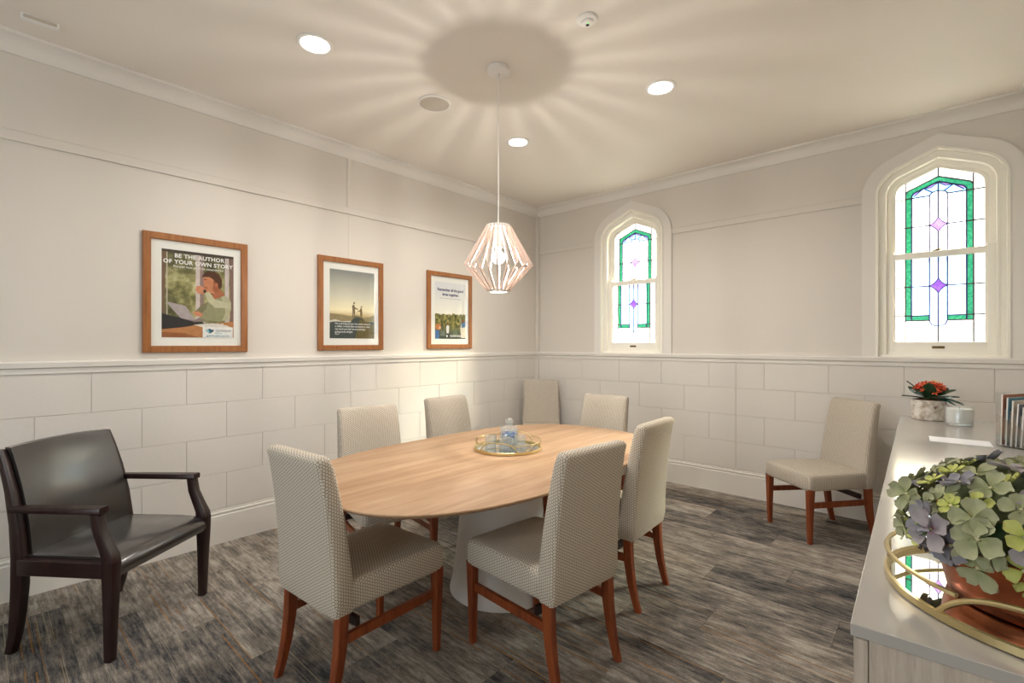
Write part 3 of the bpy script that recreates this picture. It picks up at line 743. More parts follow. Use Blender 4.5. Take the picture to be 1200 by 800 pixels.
ink([(0.42, 0.15), (0.7, 0.17), (0.9, 0.15), (0.98, 0.12), (0.6, 0.11)], (228, 220, 208))
ink([(0.06, 0.395), (0.10, 0.40), (0.31, 0.365), (0.45, 0.20), (0.42, 0.185), (0.24, 0.225)], (176, 164, 164)); ink([(0.24, 0.222), (0.43, 0.183), (0.70, 0.215), (0.52, 0.245), (0.42, 0.20)], (140, 122, 120))
# man in profile: pullover, far arm, raised forearm, neck, head, hair
ink([(0.50, 0.22), (0.58, 0.36), (0.63, 0.47), (0.70, 0.515), (0.80, 0.52), (0.90, 0.50), (0.96, 0.44), (0.965, 0.36), (0.93, 0.27), (0.90, 0.205), (0.70, 0.20)], (150, 148, 112))
ink([(0.80, 0.52), (0.90, 0.50), (0.96, 0.44), (0.965, 0.36), (0.93, 0.27), (0.90, 0.205), (0.83, 0.21), (0.88, 0.32)], (182, 178, 146))
ink([(0.42, 0.29), (0.55, 0.40), (0.62, 0.42), (0.60, 0.34), (0.50, 0.26)], (128, 124, 92)); ink([(0.41, 0.285), (0.43, 0.305), (0.50, 0.305), (0.555, 0.275), (0.53, 0.245), (0.46, 0.25)], (206, 136, 102))
ink([(0.66, 0.50), (0.80, 0.585), (0.87, 0.52), (0.80, 0.49), (0.72, 0.465)], (172, 102, 70))
ink([(0.555, 0.63), (0.56, 0.66), (0.545, 0.685), (0.565, 0.735), (0.62, 0.75), (0.72, 0.73), (0.80, 0.66), (0.79, 0.58), (0.72, 0.525), (0.64, 0.53), (0.60, 0.56), (0.575, 0.575), (0.57, 0.60)], (198, 130, 94))
ink([(0.70, 0.70), (0.79, 0.64), (0.79, 0.58), (0.73, 0.53), (0.69, 0.57)], (158, 92, 60))
ink([(0.535, 0.715), (0.55, 0.745), (0.60, 0.785), (0.70, 0.795), (0.78, 0.77), (0.825, 0.70), (0.82, 0.62), (0.79, 0.585), (0.765, 0.63), (0.735, 0.645), (0.715, 0.69), (0.64, 0.725), (0.58, 0.72)], (84, 52, 34))
ink(ell(0.745, 0.635, 0.022, 0.028), (186, 112, 80)); ink([(0.565, 0.69), (0.60, 0.695), (0.60, 0.687), (0.565, 0.682)], (70, 40, 28)); ink([(0.575, 0.60), (0.615, 0.595), (0.61, 0.585), (0.575, 0.59)], (130, 60, 50))
ink([(0.445, 0.555), (0.46, 0.605), (0.53, 0.61), (0.60, 0.575), (0.625, 0.53), (0.56, 0.515), (0.48, 0.52)], (206, 138, 104)); ink([(0.56, 0.575), (0.60, 0.56), (0.585, 0.525), (0.555, 0.53)], (60, 54, 50))
ink([(0.575, 0.53), (0.635, 0.55), (0.72, 0.46), (0.95, 0.42), (0.94, 0.36), (0.72, 0.36), (0.62, 0.43)], (194, 190, 158))
words('BE THE AUTHOR', 0.51, 0.915, 0.0352, (250, 248, 242), 0.0011, 'CENTER', 1.08); words('OF YOUR OWN STORY', 0.50, 0.845, 0.0352, (250, 248, 242), 0.0011, 'CENTER', 1.08)
words("Pre-plan how you'll be remembered.", 0.50, 0.802, 0.0195, (240, 238, 230), 0.0002, 'CENTER'); words('The way to go', 0.55, 0.155, 0.021, (250, 248, 242), 0.0003)
ink([(0.545, 0.0), (0.985, 0.0), (0.985, 0.128), (0.545, 0.128)], (238, 236, 232))
ink(ell(0.645, 0.078, 0.034, 0.028), (24, 120, 140)); ink([(0.58, 0.098), (0.625, 0.092), (0.645, 0.06), (0.60, 0.066)], (150, 196, 204)); ink([(0.71, 0.098), (0.665, 0.092), (0.645, 0.06), (0.69, 0.066)], (16, 66, 92)); ink(ell(0.645, 0.094, 0.012, 0.010), (12, 50, 80))
words('GUARDIAN', 0.725, 0.072, 0.0185, (90, 96, 104), 0.0002); words('PLAN', 0.725, 0.042, 0.0165, (70, 150, 170)); words('guardianplan.com.au', 0.60, 0.014, 0.0165, (24, 128, 150), 0.0002)

t = NT('print_hilltop_sunrise'); co = t.coord(); sx = t.n('ShaderNodeSeparateXYZ'); t.l(co, sx.inputs[0])
n1 = t.noise(t.mapping(co, (1, 2, 9)), 4, 4, 0.6)
g = t.ramp(t.math('ADD', t.math('MULTIPLY', sx.outputs[2], 1.78), t.math('MULTIPLY', n1, 0.05)), [(0.0, rgb(60, 72, 74)), (0.28, rgb(120, 112, 84)), (0.36, rgb(204, 180, 128)), (0.44, rgb(244, 232, 196)), (0.66, rgb(206, 202, 184)), (1.0, rgb(138, 140, 136))])
pm2 = t.base(g, 0.7, 0, 0.2)
ink, words = picture('framed print of two hikers on a sunlit hill, the middle of the three pictures', 1.776, 2.362, 1.300, 2.053, (0.17, 0.86, 0.128, 0.872), pm2)
ink([(0, 0), (1, 0), (1, 0.36), (0.9, 0.33), (0.75, 0.31), (0.6, 0.35), (0.45, 0.33), (0.25, 0.35), (0, 0.36)], (148, 132, 96)); 
ink([(0, 0.26), (0.12, 0.275), (0.25, 0.25), (0.45, 0.26), (0.5, 0.20), (0, 0.2)], (212, 206, 190))
ink([(0, 0), (1, 0), (1, 0.25), (0.8, 0.25), (0.70, 0.31), (0.58, 0.325), (0.50, 0.29), (0.45, 0.24), (0.30, 0.24), (0.12, 0.245), (0, 0.23)], (64, 74, 70)); ink([(0.55, 0), (1, 0), (1, 0.22), (0.85, 0.24), (0.66, 0.29)], (104, 92, 52))
def figure(u, v, k, col, reach):
    ink([(u - 0.030 * k, v), (u - 0.028 * k, v + 0.10 * k), (u - 0.036 * k, v + 0.17 * k), (u - 0.012 * k, v + 0.195 * k), (u + 0.022 * k, v + 0.18 * k), (u + 0.030 * k, v + 0.10 * k), (u + 0.028 * k, v), (u + 0.010 * k, v), (u + 0.002 * k, v + 0.08 * k), (u - 0.012 * k, v)], col)
    ink([(u, v + 0.165 * k), (u + reach, v + 0.130 * k), (u + reach, v + 0.118 * k), (u, v + 0.135 * k)], col)
    ink(ell(u + 0.008 * k, v + 0.215 * k, 0.020 * k, 0.018 * k, 10), col)
figure(0.52, 0.31, 1.0, (120, 104, 80), 0.10); figure(0.69, 0.30, 0.82, (128, 104, 60), -0.09)
for i, s_ in enumerate(("I'm a strong person, but every once in", 'a while, I would like someone to take', "my hand and tell me everything's", 'going to be alright.')):
    words(s_, 0.11, 0.205 - 0.040 * i, 0.0208, (246, 246, 242), 0.0003)
words('Anon', 0.11, 0.055, 0.0150, (246, 246, 242), 0.0002)

t = NT('print_orchard'); co = t.coord(); sx = t.n('ShaderNodeSeparateXYZ'); t.l(co, sx.inputs[0])
n1 = t.noise(co, 28, 5, 0.65); tree = t.ramp(n1, [(0.36, rgb(44, 50, 26)), (0.5, rgb(112, 108, 52)), (0.64, rgb(178, 166, 92))])
edge = t.math('ADD', sx.outputs[2], t.math('MULTIPLY', t.noise(co, 22, 3), 0.07))
sky = t.ramp(sx.outputs[2], [(0.2, rgb(246, 240, 226)), (0.5, rgb(226, 226, 228))])
low = t.ramp(t.math('MULTIPLY', sx.outputs[2], 5.0), [(0.0, rgb(50, 62, 52)), (0.55, rgb(92, 100, 74)), (1, rgb(120, 118, 70))])
g = t.mix(t.math('LESS_THAN', edge, 0.28), sky, t.mix(t.ramp(t.math('MULTIPLY', sx.outputs[2], 6.0), [(0.3, (0, 0, 0, 1)), (0.8, (1, 1, 1, 1))]), low, tree))
pm3 = t.base(g, 0.7, 0, 0.2)
ink, words = picture('framed print of people among orchard trees under pale sky, picture nearest the corner', 2.848, 3.426, 1.306, 2.055, (0.17, 0.86, 0.128, 0.872), pm3)
words('Remember all the good', 0.5, 0.845, 0.0385, (40, 46, 96), 0.0011, 'CENTER', 0.92); words('times together.', 0.5, 0.765, 0.0385, (40, 46, 96), 0.0011, 'CENTER', 0.92)
words('Share the stories that made them special', 0.5, 0.71, 0.0165, (120, 124, 140), 0, 'CENTER')
ink([(0, 0), (0, 0.14), (0.08, 0.17), (0.14, 0.12), (0.13, 0.0)], (70, 110, 160)); ink(ell(0.10, 0.21, 0.09, 0.055), (190, 120, 64)); ink(ell(0.15, 0.195, 0.035, 0.03), (222, 170, 140))
ink([(0.36, 0.14), (0.35, 0.22), (0.40, 0.245), (0.45, 0.22), (0.44, 0.14), (0.43, 0.09), (0.37, 0.09)], (238, 234, 230)); ink(ell(0.40, 0.27, 0.035, 0.027), (120, 82, 56)); ink([(0.37, 0.03), (0.37, 0.10), (0.43, 0.10), (0.43, 0.03)], (60, 64, 84))
ink([(0.85, 0.02), (0.82, 0.20), (0.86, 0.27), (0.97, 0.29), (1, 0.24), (1, 0.02)], (222, 212, 190)); ink([(0.86, 0.20), (0.86, 0.29), (1, 0.31), (1, 0.22)], (92, 124, 164)); ink(ell(0.92, 0.325, 0.045, 0.03), (150, 100, 66))
ink([(0.16, 0.05), (0.18, 0.13), (0.3, 0.15), (0.32, 0.05)], (110, 120, 108)); ink([(0.56, 0.06), (0.58, 0.17), (0.70, 0.18), (0.74, 0.06)], (104, 116, 92))
ink(ell(0.375, 0.05, 0.025, 0.022, 10), (244, 244, 240)); words('GUARDIAN', 0.475, 0.035, 0.0290, (246, 246, 244), 0.0008)

# ------------------------------------------------------------------ tray on the table with jar, sweets and glasses
def tray(name, label, x, y_, z, r, rz, hh=0.052, rt=0.0032):
    t = thing(name, label, 'tray', (x, y_, z), rz)
    MB().lathe([(0, 0.0), (r - 0.006, 0.0), (r, 0.003), (r, 0.015), (r - 0.004, 0.017), (r - 0.008, 0.014), (r - 0.008, 0.006), (0, 0.006)], 72).obj('base', M_GOLD, t)
    MB().lathe([(0, 0.0068), (r - 0.009, 0.0068), (r - 0.009, 0.0055), (0, 0.0055)], 72).obj('mirror', M_MIRROR, t)
    half = R(28)
    for a in (0, PI):                                 # raised rail in two arcs that dip into two arched handles
        pts = [((r - 0.004) * math.cos(a + u), (r - 0.004) * math.sin(a + u), hh) for u in [half + (PI - 2 * half) * k / 40 for k in range(41)]]
        MB().tube(pts, rt, 8).obj('rail', M_GOLD, t)
        hp = []
        for k in range(25):
            u = -half * 1.25 + 2.5 * half * k / 24; q = abs(2 * k / 24 - 1)
            hp.append(((r - 0.004) * math.cos(a + u), (r - 0.004) * math.sin(a + u), 0.014 + (hh + 0.016 - 0.014) * (1 - q ** 3.2)))
        MB().tube(hp, rt * 1.07, 8).obj('handle', M_GOLD, t)
    for u in (PI / 2, -PI / 2):
        MB().tube([((r - 0.004) * math.cos(u), (r - 0.004) * math.sin(u), 0.012), ((r - 0.004) * math.cos(u), (r - 0.004) * math.sin(u), hh)], 0.0036, 8).obj('post', M_GOLD, t)
    return t
KX, KY = -1.880, 2.060
tray('mirror_tray', 'round gold rimmed mirror tray in the middle of the oak table', KX, KY, TZ, 0.196, R(-65))
tz = TZ + 0.0075
jr = thing('sweet_jar', 'clear glass lidded jar holding blue wrapped sweets on the table tray', 'jar', (KX - 0.03, KY + 0.045, tz))
MB().lathe([(0, 0.001), (0.046, 0.001), (0.054, 0.006), (0.055, 0.02), (0.055, 0.078), (0.050, 0.088), (0.046, 0.092), (0.044, 0.090), (0.048, 0.084), (0.051, 0.076), (0.051, 0.012), (0.046, 0.009), (0, 0.009)], 36).obj('body', M_CLEAR, jr)
lid = MB().lathe([(0, 0.092), (0.052, 0.092), (0.055, 0.097), (0.052, 0.108), (0.035, 0.116), (0.014, 0.119), (0, 0.119)], 36).obj('lid', M_CLEAR, jr)
MB().lathe([(0.012, 0.118), (0.012, 0.122)] + [(0.024 * math.sin(a) + 0.001, 0.143 - 0.022 * math.cos(a)) for a in [PI * k / 10 for k in range(2, 10)]] + [(0, 0.165)], 24).obj('knob', M_CLEAR, lid)
sweets = [flat((36, 120, 205), 'blue_foil'), flat((226, 236, 246), 'white_foil'), flat((60, 160, 225), 'sky_foil')]
sm_ = []
for mt in sweets:
    m = MB(); m.lathe([(0, -0.014), (0.009, -0.013), (0.004, -0.009), (0.0085, -0.006), (0.0095, 0), (0.0085, 0.006), (0.004, 0.009), (0.009, 0.013), (0, 0.014)], 8); sm_.append(m.mesh('wrapped_sweet', mt))
rs = random.Random(3)
SWL = ('royal blue foil wrapped sweet inside the glass jar', 'white foil wrapped sweet inside the glass jar', 'sky blue foil wrapped sweet inside the glass jar')
for k in range(22):
    a, rr, lv = k * 2.4, (0.034 if k % 4 else 0.010), k // 6; ci = (0, 0, 2, 1)[k % 4] if lv >= 2 else (1, 1, 0, 1)[k % 4]
    o = put('wrapped_sweet', sm_[ci], None, (KX - 0.03 + rr * math.cos(a), KY + 0.045 + rr * math.sin(a), tz + 0.022 + 0.018 * lv), (PI / 2 + rs.uniform(-.15, .15), rs.uniform(-.2, .2), a + PI / 2))
    tag(o, SWL[ci], 'sweet', ('royal blue sweets in the jar', 'white sweets in the jar', 'sky blue sweets in the jar')[ci])
def tumbler(x, y_, lb):
    g = tag(MB().lathe([(0, 0.0), (0.029, 0.0), (0.031, 0.003), (0.036, 0.070), (0.034, 0.071), (0.0335, 0.068), (0.029, 0.012), (0, 0.010)], 28).obj('glass_tumbler', M_CLEAR, None, loc=(x, y_, tz)), lb, 'glass', 'drinking glasses on the table tray'); return g
tumbler(KX - 0.070, KY - 0.070, 'clear glass tumbler left of the sweet jar on the table tray'); tumbler(KX + 0.018, KY - 0.045, 'clear glass tumbler directly in front of the sweet jar'); tumbler(KX + 0.055, KY + 0.045, 'clear glass tumbler right of the sweet jar on the table tray')

# ------------------------------------------------------------------ sideboard
SR = R(1.6); SZ = 0.90
sb = thing('sideboard', 'pale grey oak sideboard cabinet along the window-side wall', 'sideboard', (-0.0965, 0.940, 0), SR)
SL, SD = 2.93, 0.52
MB().box(0.012, SD, 0.004, SL, 0.0, SZ - 0.0205, 0.002).obj('body', M_LAMIN, sb)
for k in range(5):
    dr = MB().box(-0.008, 0.011, 0.006 + k * 0.583, 0.006 + (k + 1) * 0.583 - 0.003, 0.06, SZ - 0.024, 0.002).obj('door', M_LAMIN, sb)
    MB().lathe([(0, 0), (0.012, 0.0), (0.013, 0.002), (0.010, 0.004), (0, 0.0045)], 16).obj('knob', M_WHITE, dr, loc=(-0.008, 0.54 + k * 0.583, 0.80), rot=(0, -PI / 2, 0))
ct = tag(MB().box(-0.012, SD + 0.012, 0.0, SL + 0.01, -0.020, 0.0, 0.002).obj('worktop', M_COUNTER, None, loc=(-0.0965, 0.940, SZ), rot=(0, 0, SR)), 'glossy pale grey worktop lying along the sideboard', 'worktop')

# ------------------------------------------------------------------ hydrangea arrangement on a gold tray
HX, HY = 0.132, 1.200
tray('mirror_tray', 'gold railed mirror tray under the copper flower pot', 0.152, 1.218, SZ, 0.236, R(-97), 0.054, 0.0042)
hp_ = thing('hydrangea_pot', 'green and mauve hydrangea bunch in a round copper pot', 'potted plant', (HX, HY, SZ + 0.0075))
MB().lathe([(0, 0), (0.118, 0), (0.124, 0.004), (0.130, 0.03), (0.138, 0.12), (0.142, 0.155), (0.145, 0.158), (0.143, 0.162), (0.138, 0.160), (0.133, 0.12), (0.12, 0.02), (0, 0.02)], 56).obj('pot', M_COPPER, hp_, ang=50)
MB().lathe([(0, 0.135), (0.137, 0.135), (0.137, 0.12), (0, 0.12)], 40).obj('moss', speckled('dark_moss', rgb(40, 44, 28), rgb(66, 68, 40), 60, 0.95, 0, 0.6), hp_)
def petal_mat(name, edge, mid, heart):
    t = NT(name); co = t.coord(); ln = t.n('ShaderNodeVectorMath', operation='LENGTH'); t.l(co, ln.inputs[0])
    f = t.math('ADD', t.math('MULTIPLY', ln.outputs['Value'], 22.0), t.math('MULTIPLY', t.noise(co, 60, 3), 0.25))
    c = t.ramp(f, [(0.12, heart), (0.42, mid), (1.0, edge)])
    t.bump(t.noise(co, 140, 3), 0.3, 0.002)
    return t.base(c, 0.75, 0, 0.2)
P_SAGE = petal_mat('sage_petal', rgb(170, 170, 138), rgb(156, 160, 120), rgb(186, 190, 140))
P_LIME = petal_mat('lime_petal', rgb(206, 206, 132), rgb(192, 196, 110), rgb(156, 172, 80))
P_MAUVE = petal_mat('mauve_petal', rgb(172, 164, 164), rgb(160, 150, 153), rgb(170, 96, 120))
P_SLATE = petal_mat('slate_petal', rgb(150, 147, 152), rgb(136, 132, 138), rgb(150, 136, 140))
P_LEAF = petal_mat('leaf_green', rgb(98, 132, 62), rgb(82, 120, 48), rgb(128, 158, 74))
P_DARK = petal_mat('deep_leaf_green', rgb(52, 74, 44), rgb(46, 68, 40), rgb(70, 92, 52))
P_SEED = plain('pale_seed', rgb(214, 206, 160), 0.6)
def petal(mb, ang, ln, wd, cup, tilt, rim=0.0):
    """one rounded petal leaving the origin along ang, cupped upwards"""
    rows, cols = 5, 4; vs = []; fs = []
    for i in range(rows + 1):
        t = i / rows; w = wd * (0.18 + 0.82 * math.sin(min(t * 1.25, 1) * PI / 2)) * (math.sqrt(max(1 - ((t - 0.62) / 0.40) ** 2, 0.02)) if t > 0.62 else 1)
        for j in range(cols + 1):
            u = 2 * j / cols - 1; r = 0.004 + ln * t * (1 - 0.06 * u * u)
            z = tilt * ln * t + cup * (t * t) * ln + 0.16 * wd * u * u - 0.03 * wd * math.cos(u * PI)
            x, y_ = r, w * u / 2
            vs.append((x * math.cos(ang) - y_ * math.sin(ang), x * math.sin(ang) + y_ * math.cos(ang), z))
    for i in range(rows):
        for j in range(cols):
            a = i * (cols + 1) + j; fs.append((a, a + 1, a + cols + 2, a + cols + 1))
    mb.add(vs, fs)
def floret_mesh(mat, n, ln, wd, cup, tilt, seed):
    r = random.Random(seed); m = MB()
    for k in range(n): petal(m, 2 * PI * k / n + r.uniform(-.12, .12), ln * r.uniform(.9, 1.08), wd * r.uniform(.9, 1.1), cup + r.uniform(-.1, .1), tilt + r.uniform(-.06, .06))
    nv = len(m.f)
    m.lathe([(0, -0.001), (0.0035, 0.001), (0.0035, 0.004), (0, 0.006)], 8)
    me = m.mesh('floret', mat, 60); me.materials.append(P_SEED)
    for p in me.polygons:
        if p.center.length < 0.0075 and abs(p.center.x) < 0.0036 and abs(p.center.y) < 0.0036: p.material_index = 1
    return me
FLO = {'sage': [floret_mesh(P_SAGE, 4, .036, .040, .05, .10, i) for i in range(2)], 'mauve': [floret_mesh(P_MAUVE, 4, .041, .044, .02, .06, i + 9) for i in range(2)],
       'slate': [floret_mesh(P_SLATE, 4, .034, .040, .10, .12, 21)], 'lime': [floret_mesh(P_LIME, 5, .024, .022, .10, .25, 31), floret_mesh(P_LIME, 4, .028, .028, .02, .15, 32)]}
def leaf_mesh(mat, ln, wd, bend, name='leaf', pointed=0.0):
    m = MB(); rows, cols = 7, 4; vs = []; fs = []
    for i in range(rows + 1):
        t = i / rows
        w = wd * (math.sin(PI * min(max(t, 0.02), 0.985)) ** (0.6 + pointed))
        for j in range(cols + 1):
            u = 2 * j / cols - 1
            vs.append((ln * t, w * u / 2, -bend * ln * t * t + 0.12 * wd * u * u))
    for i in range(rows):
        for j in range(cols):
            a = i * (cols + 1) + j; fs.append((a, a + 1, a + cols + 2, a + cols + 1))
    return m.add(vs, fs).mesh(name, mat, 60)
LEAFS = [leaf_mesh(P_LEAF, 0.055, 0.050, 0.15), leaf_mesh(P_DARK, 0.070, 0.058, 0.25)]
def place(name, me, parent, pos, normal, spin, sc=1.0):
    q = Vector(normal).to_track_quat('Z', 'Y'); o = put(name, me, parent); o.rotation_mode = 'QUATERNION'
    o.rotation_quaternion = q @ Matrix.Rotation(spin, 3, 'Z').to_quaternion(); o.location = pos; o.scale = (sc, sc, sc); return o
rh = random.Random(12)
HC = Vector((0, 0, 0.130))                            # dome centre, local to the pot
def dome(az, el, r=1.0):
    d = Vector((math.cos(el) * math.cos(az), math.cos(el) * math.sin(az), math.sin(el)))
    return HC + Vector((d.x * 0.186, d.y * 0.186, d.z * 0.100)) * r, Vector((d.x, d.y, d.z * 1.25)).normalized()
cnt = 0
for ring_i, (el, n) in enumerate(((-24, 18), (-10, 23), (6, 24), (20, 22), (34, 20), (48, 16), (62, 11), (76, 6), (90, 1))):
    for k in range(n):
        az = 2 * PI * (k + 0.5 * (ring_i % 2)) / n + rh.uniform(-.13, .13); e = R(el + rh.uniform(-6, 6))
        p, nn = dome(az, e, rh.uniform(0.94, 1.05))
        nn = (nn + Vector((rh.uniform(-.35, .35), rh.uniform(-.35, .35), rh.uniform(-.1, .35)))).normalized()
        wsel = rh.random()
        kind = ('mauve' if wsel < .24 else 'slate' if wsel < .40 else 'sage' if wsel < .84 else 'lime') if el < 10 else ('sage' if wsel < .54 else 'mauve' if wsel < .66 else 'slate' if wsel < .76 else 'lime')
        place('floret', rh.choice(FLO[kind]), hp_, p, nn, rh.uniform(0, 6.28), rh.uniform(.64, .88)); cnt += 1
for k in range(26):                                   # rounder leaves showing between the florets
    az = 2 * PI * k / 26 + rh.uniform(-.1, .1); e = R(rh.choice((-18, -6, 8, 20)))
    p, nn = dome(az, e, rh.uniform(.90, 1.0))
    place('leaf', LEAFS[0 if k % 3 else 1], hp_, p, (nn + Vector((0, 0, .7))).normalized(), az + rh.uniform(-.8, .8), rh.uniform(.6, .8))
core = MB().lathe([(0, 0.02)] + [(0.150 * math.sin(a), 0.130 - 0.085 * math.cos(a)) for a in [PI * k / 10 for k in range(3, 10)]] + [(0, 0.214)], 24).obj('foliage_core', speckled('mottled_foliage', rgb(70, 84, 52), rgb(110, 118, 78), 90, 0.9, 0, 0.8), hp_)  # mottled green core filling the gaps between florets
# tall leafy sprig on the wall side
MB().tube([(0.02, -0.03, 0.12), (0.05, -0.04, 0.20), (0.062, -0.05, 0.25)], 0.0025, 6).obj('stem', P_LEAF, hp_)
for k, (az, z) in enumerate(((3.3, 0.245), (1.2, 0.235), (5.0, 0.225), (0.2, 0.24))):
    place('leaf', LEAFS[0], hp_, (0.060, -0.048, z), Vector((0.1, -0.2, 1)), az, 1.0)

# ------------------------------------------------------------------ small potted plant, candle, paper, brochures
def on_side(u, v): return (-0.0965 + u * math.cos(SR) - v * math.sin(SR), 0.940 + u * math.sin(SR) + v * math.cos(SR))
sx_, sy_ = -0.052, 3.790
sp2 = thing('flowering_plant', 'small plant with orange red blooms in a mottled cream pot', 'potted plant', (sx_, sy_, SZ + 0.0006))
t = NT('mottled_stoneware'); co = t.coord(); f = t.noise(co, 26, 4, 0.6); t.bump(f, 0.5, 0.004)
M_STONE = t.base(t.ramp(f, [(0.36, rgb(168, 152, 134)), (0.5, rgb(206, 196, 182)), (0.66, rgb(228, 222, 212))]), 0.75)
MB().lathe([(0, 0), (0.076, 0), (0.080, 0.004), (0.081, 0.05), (0.082, 0.112), (0.081, 0.118), (0.075, 0.118), (0.073, 0.10), (0.07, 0.02), (0, 0.02)], 40).obj('pot', M_STONE, sp2)
P_GLOSS = plain('glossy_leaf', rgb(44, 74, 46), 0.35); P_BROWN = plain('brown_leaf', rgb(124, 84, 58), 0.6); P_TEAL = plain('blue_green_leaf', rgb(40, 78, 72), 0.4)
L2 = [leaf_mesh(P_GLOSS, 0.105, 0.052, 0.1, 'leaf', 0.3), leaf_mesh(P_BROWN, 0.085, 0.046, 0.35, 'leaf', 0.4), leaf_mesh(P_TEAL, 0.125, 0.030, 0.3, 'leaf', 0.5)]
rp = random.Random(5)
for k in range(9): place('leaf', L2[1], sp2, (0.02 * math.cos(k * .7), 0.02 * math.sin(k * .7), 0.118), Vector((.25 * math.cos(k * .7), .25 * math.sin(k * .7), 1)), k * 0.7, rp.uniform(.85, 1.1))
for k in range(11):
    a = k * 2 * PI / 11 + 0.2; d = Vector((math.cos(a), math.sin(a), 0)); up = 0.25 + 0.8 * (k % 3) / 2
    o = put('leaf', L2[0], sp2, d * 0.024 + Vector((0, 0, 0.122 + 0.008 * (k % 3)))); o.rotation_euler = (rp.uniform(-.5, .5), -up * 0.85, a); o.scale = (1.1, 1.25, 1)
for a in (-0.75, -0.3, 0.1):
    o = put('leaf', L2[2], sp2, (0.03 * math.cos(a), 0.03 * math.sin(a), 0.128)); o.rotation_euler = (0.2, -0.05, a)
RED = [plain('scarlet_bloom', rgb(206, 62, 36), 0.6), plain('orange_bloom', rgb(224, 98, 52), 0.6), plain('pale_bloom_tip', rgb(236, 190, 140), 0.6)]
bl = []
for mt in RED:
    m = MB()
    for k in range(5): m.tube([(0, 0, 0), (0.007 * math.cos(k * 1.26), 0.007 * math.sin(k * 1.26), 0.010), (0.015 * math.cos(k * 1.26), 0.015 * math.sin(k * 1.26), 0.013)], [0.002, 0.0034, 0.0012], 6)
    bl.append(m.mesh('bloom', mt, 60))
for k in range(46):
    a, q = k * 2.39996, math.sqrt((k + .5) / 46); d = Vector((math.cos(a) * q, math.sin(a) * q, 0.25 + 0.9 * math.sqrt(max(1 - q * q, 0)))).normalized()
    place('bloom', bl[0 if k % 3 == 0 else 1 if k % 3 == 1 or q > .6 else 2], sp2, Vector((0.006, 0.01, 0.140)) + d * rp.uniform(0.052, 0.078), d, a, rp.uniform(.9, 1.5))
MB().lathe([(0, 0.10), (0.02, 0.11), (0.045, 0.15), (0.048, 0.17), (0.03, 0.192), (0, 0.197)], 16, 0.006, 0.01).obj('flower_head', P_GLOSS, sp2)
MB().lathe([(0, 0.105), (0.073, 0.105), (0.073, 0.095), (0, 0.095)], 24).obj('soil', P_BROWN, sp2)

cd = thing('jar_candle', 'white candle in a clear glass jar beside the small flowering plant', 'candle', (0.078, 3.618, SZ + 0.0006), R(40))
MB().lathe([(0, 0.0), (0.054, 0.0), (0.058, 0.003), (0.060, 0.012), (0.060, 0.103), (0.0585, 0.105), (0.0565, 0.103), (0.0562, 0.016), (0, 0.014)], 40).obj('glass_jar', M_CLEAR, cd)
MB().lathe([(0, 0.017), (0.0555, 0.017), (0.0558, 0.085), (0.055, 0.092), (0, 0.090)], 40).obj('wax', plain('white_wax', rgb(238, 234, 226), 0.5), cd)
MB().tube([(0, 0, 0.088), (0.001, 0, 0.101)], 0.0012, 6).obj('wick', M_BLACK, cd)
pa = tag(MB().box(-0.105, 0.105, -0.080, 0.080, 0, 0.0012).obj('paper_sheet', plain('white_paper', rgb(244, 243, 244), 0.8), None, loc=(0.066, 3.02, SZ + 0.0008), rot=(0, 0, R(2))), 'blank white paper sheet lying on the sideboard worktop', 'paper')

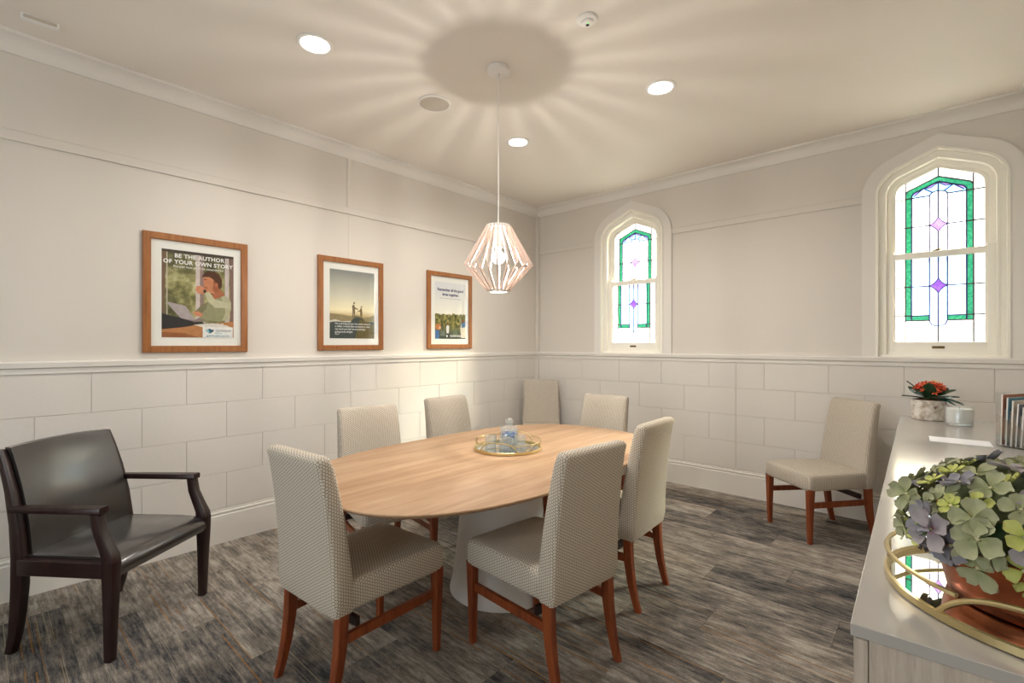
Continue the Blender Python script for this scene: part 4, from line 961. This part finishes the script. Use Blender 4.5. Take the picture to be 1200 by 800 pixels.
def holder(label, x, y_, rz, w, h, tiers):
    t = thing('brochure_holder', label, 'holder', (x, y_, SZ + 0.0006), rz)
    MB().box(-w / 2, w / 2, 0, 0.003, 0, h, 0.001).obj('back_panel', M_ACRYL, t)
    MB().box(-w / 2, w / 2, -tiers * 0.036, 0.0, 0, 0.003, 0.001).obj('base', M_ACRYL, t)
    for s in (-1, 1):
        m = MB(); m.loft([[(s * w / 2 + q, 0.0, 0.003), (s * w / 2 + q, -tiers * 0.036, 0.003), (s * w / 2 + q, -tiers * 0.036, h * 0.30), (s * w / 2 + q, 0.0, h * 0.62)] for q in (-0.003, 0)]); m.obj('side_panel', M_ACRYL, t)
    for k in range(tiers): MB().box(-w / 2 + 0.004, w / 2 - 0.004, -(k + 1) * 0.036, -(k + 1) * 0.036 + 0.002, 0.004, h * (0.50 - 0.085 * k), 0.0008).obj('divider', M_ACRYL, t)
    return t
bx_, by_, br = 0.240, 3.100, R(60)
holder('tall clear acrylic brochure stand full of pamphlets beside the paper sheet', bx_, by_, br, 0.225, 0.235, 3)
t = NT('printed_brochure'); co = t.coord(); n1 = t.noise(t.mapping(co, (20, 1, 60)), 1.2, 3, .6); n2 = t.noise(t.mapping(co, (5, 5, 3), (3, 1, 2)), 2.0, 2)
M_BRO = t.base(t.mix(t.ramp(n2, [(0.48, (0, 0, 0, 1)), (0.54, (1, 1, 1, 1))]), t.ramp(n1, [(0.4, rgb(96, 98, 104)), (0.55, rgb(206, 202, 198))]), rgb(222, 216, 208)), 0.45)
M_PAGE = plain('paper_edge', rgb(226, 222, 216), 0.8)
covers = [(158, 112, 92), (98, 138, 152), (196, 186, 172), (128, 130, 136), (214, 208, 200), (112, 116, 124)]
for k in range(6):
    y0 = -0.012 - 0.0165 * k; lean = R(4 + 1.5 * k)
    d = thing('brochure', ('brochure with a rusty brown cover standing rearmost in the acrylic stand', 'brochure with a teal cover near the rear of the acrylic stand', 'pale beige brochure in the middle of the acrylic stand', 'mid grey brochure in the middle of the acrylic stand', 'off-white brochure near the front of the acrylic stand', 'dark grey brochure standing foremost in the acrylic stand')[k],
              'brochure', (bx_ - y0 * math.sin(br), by_ + y0 * math.cos(br), SZ + 0.006), br, 'brochures in the acrylic stand')
    d.rotation_euler = (lean * 0.3, 0, br)
    hgt = 0.222 - 0.012 * k; wq = 0.205
    MB().box(-wq / 2, wq / 2, -0.0015, 0.0030, 0.0, hgt).obj('pages', M_PAGE, d)
    MB().box(-wq / 2, wq / 2, -0.0030, -0.0016, 0.0, hgt).obj('cover', flat(covers[k]), d)
    MB().box(-wq / 2 + 0.012, wq / 2 - 0.012, -0.0034, -0.0031, 0.02, hgt * 0.72).obj('printed_panel', M_BRO, d)
h2 = holder('short empty clear acrylic card stand in front of the brochure stand', 0.300, 2.820, R(60), 0.11, 0.11, 1)
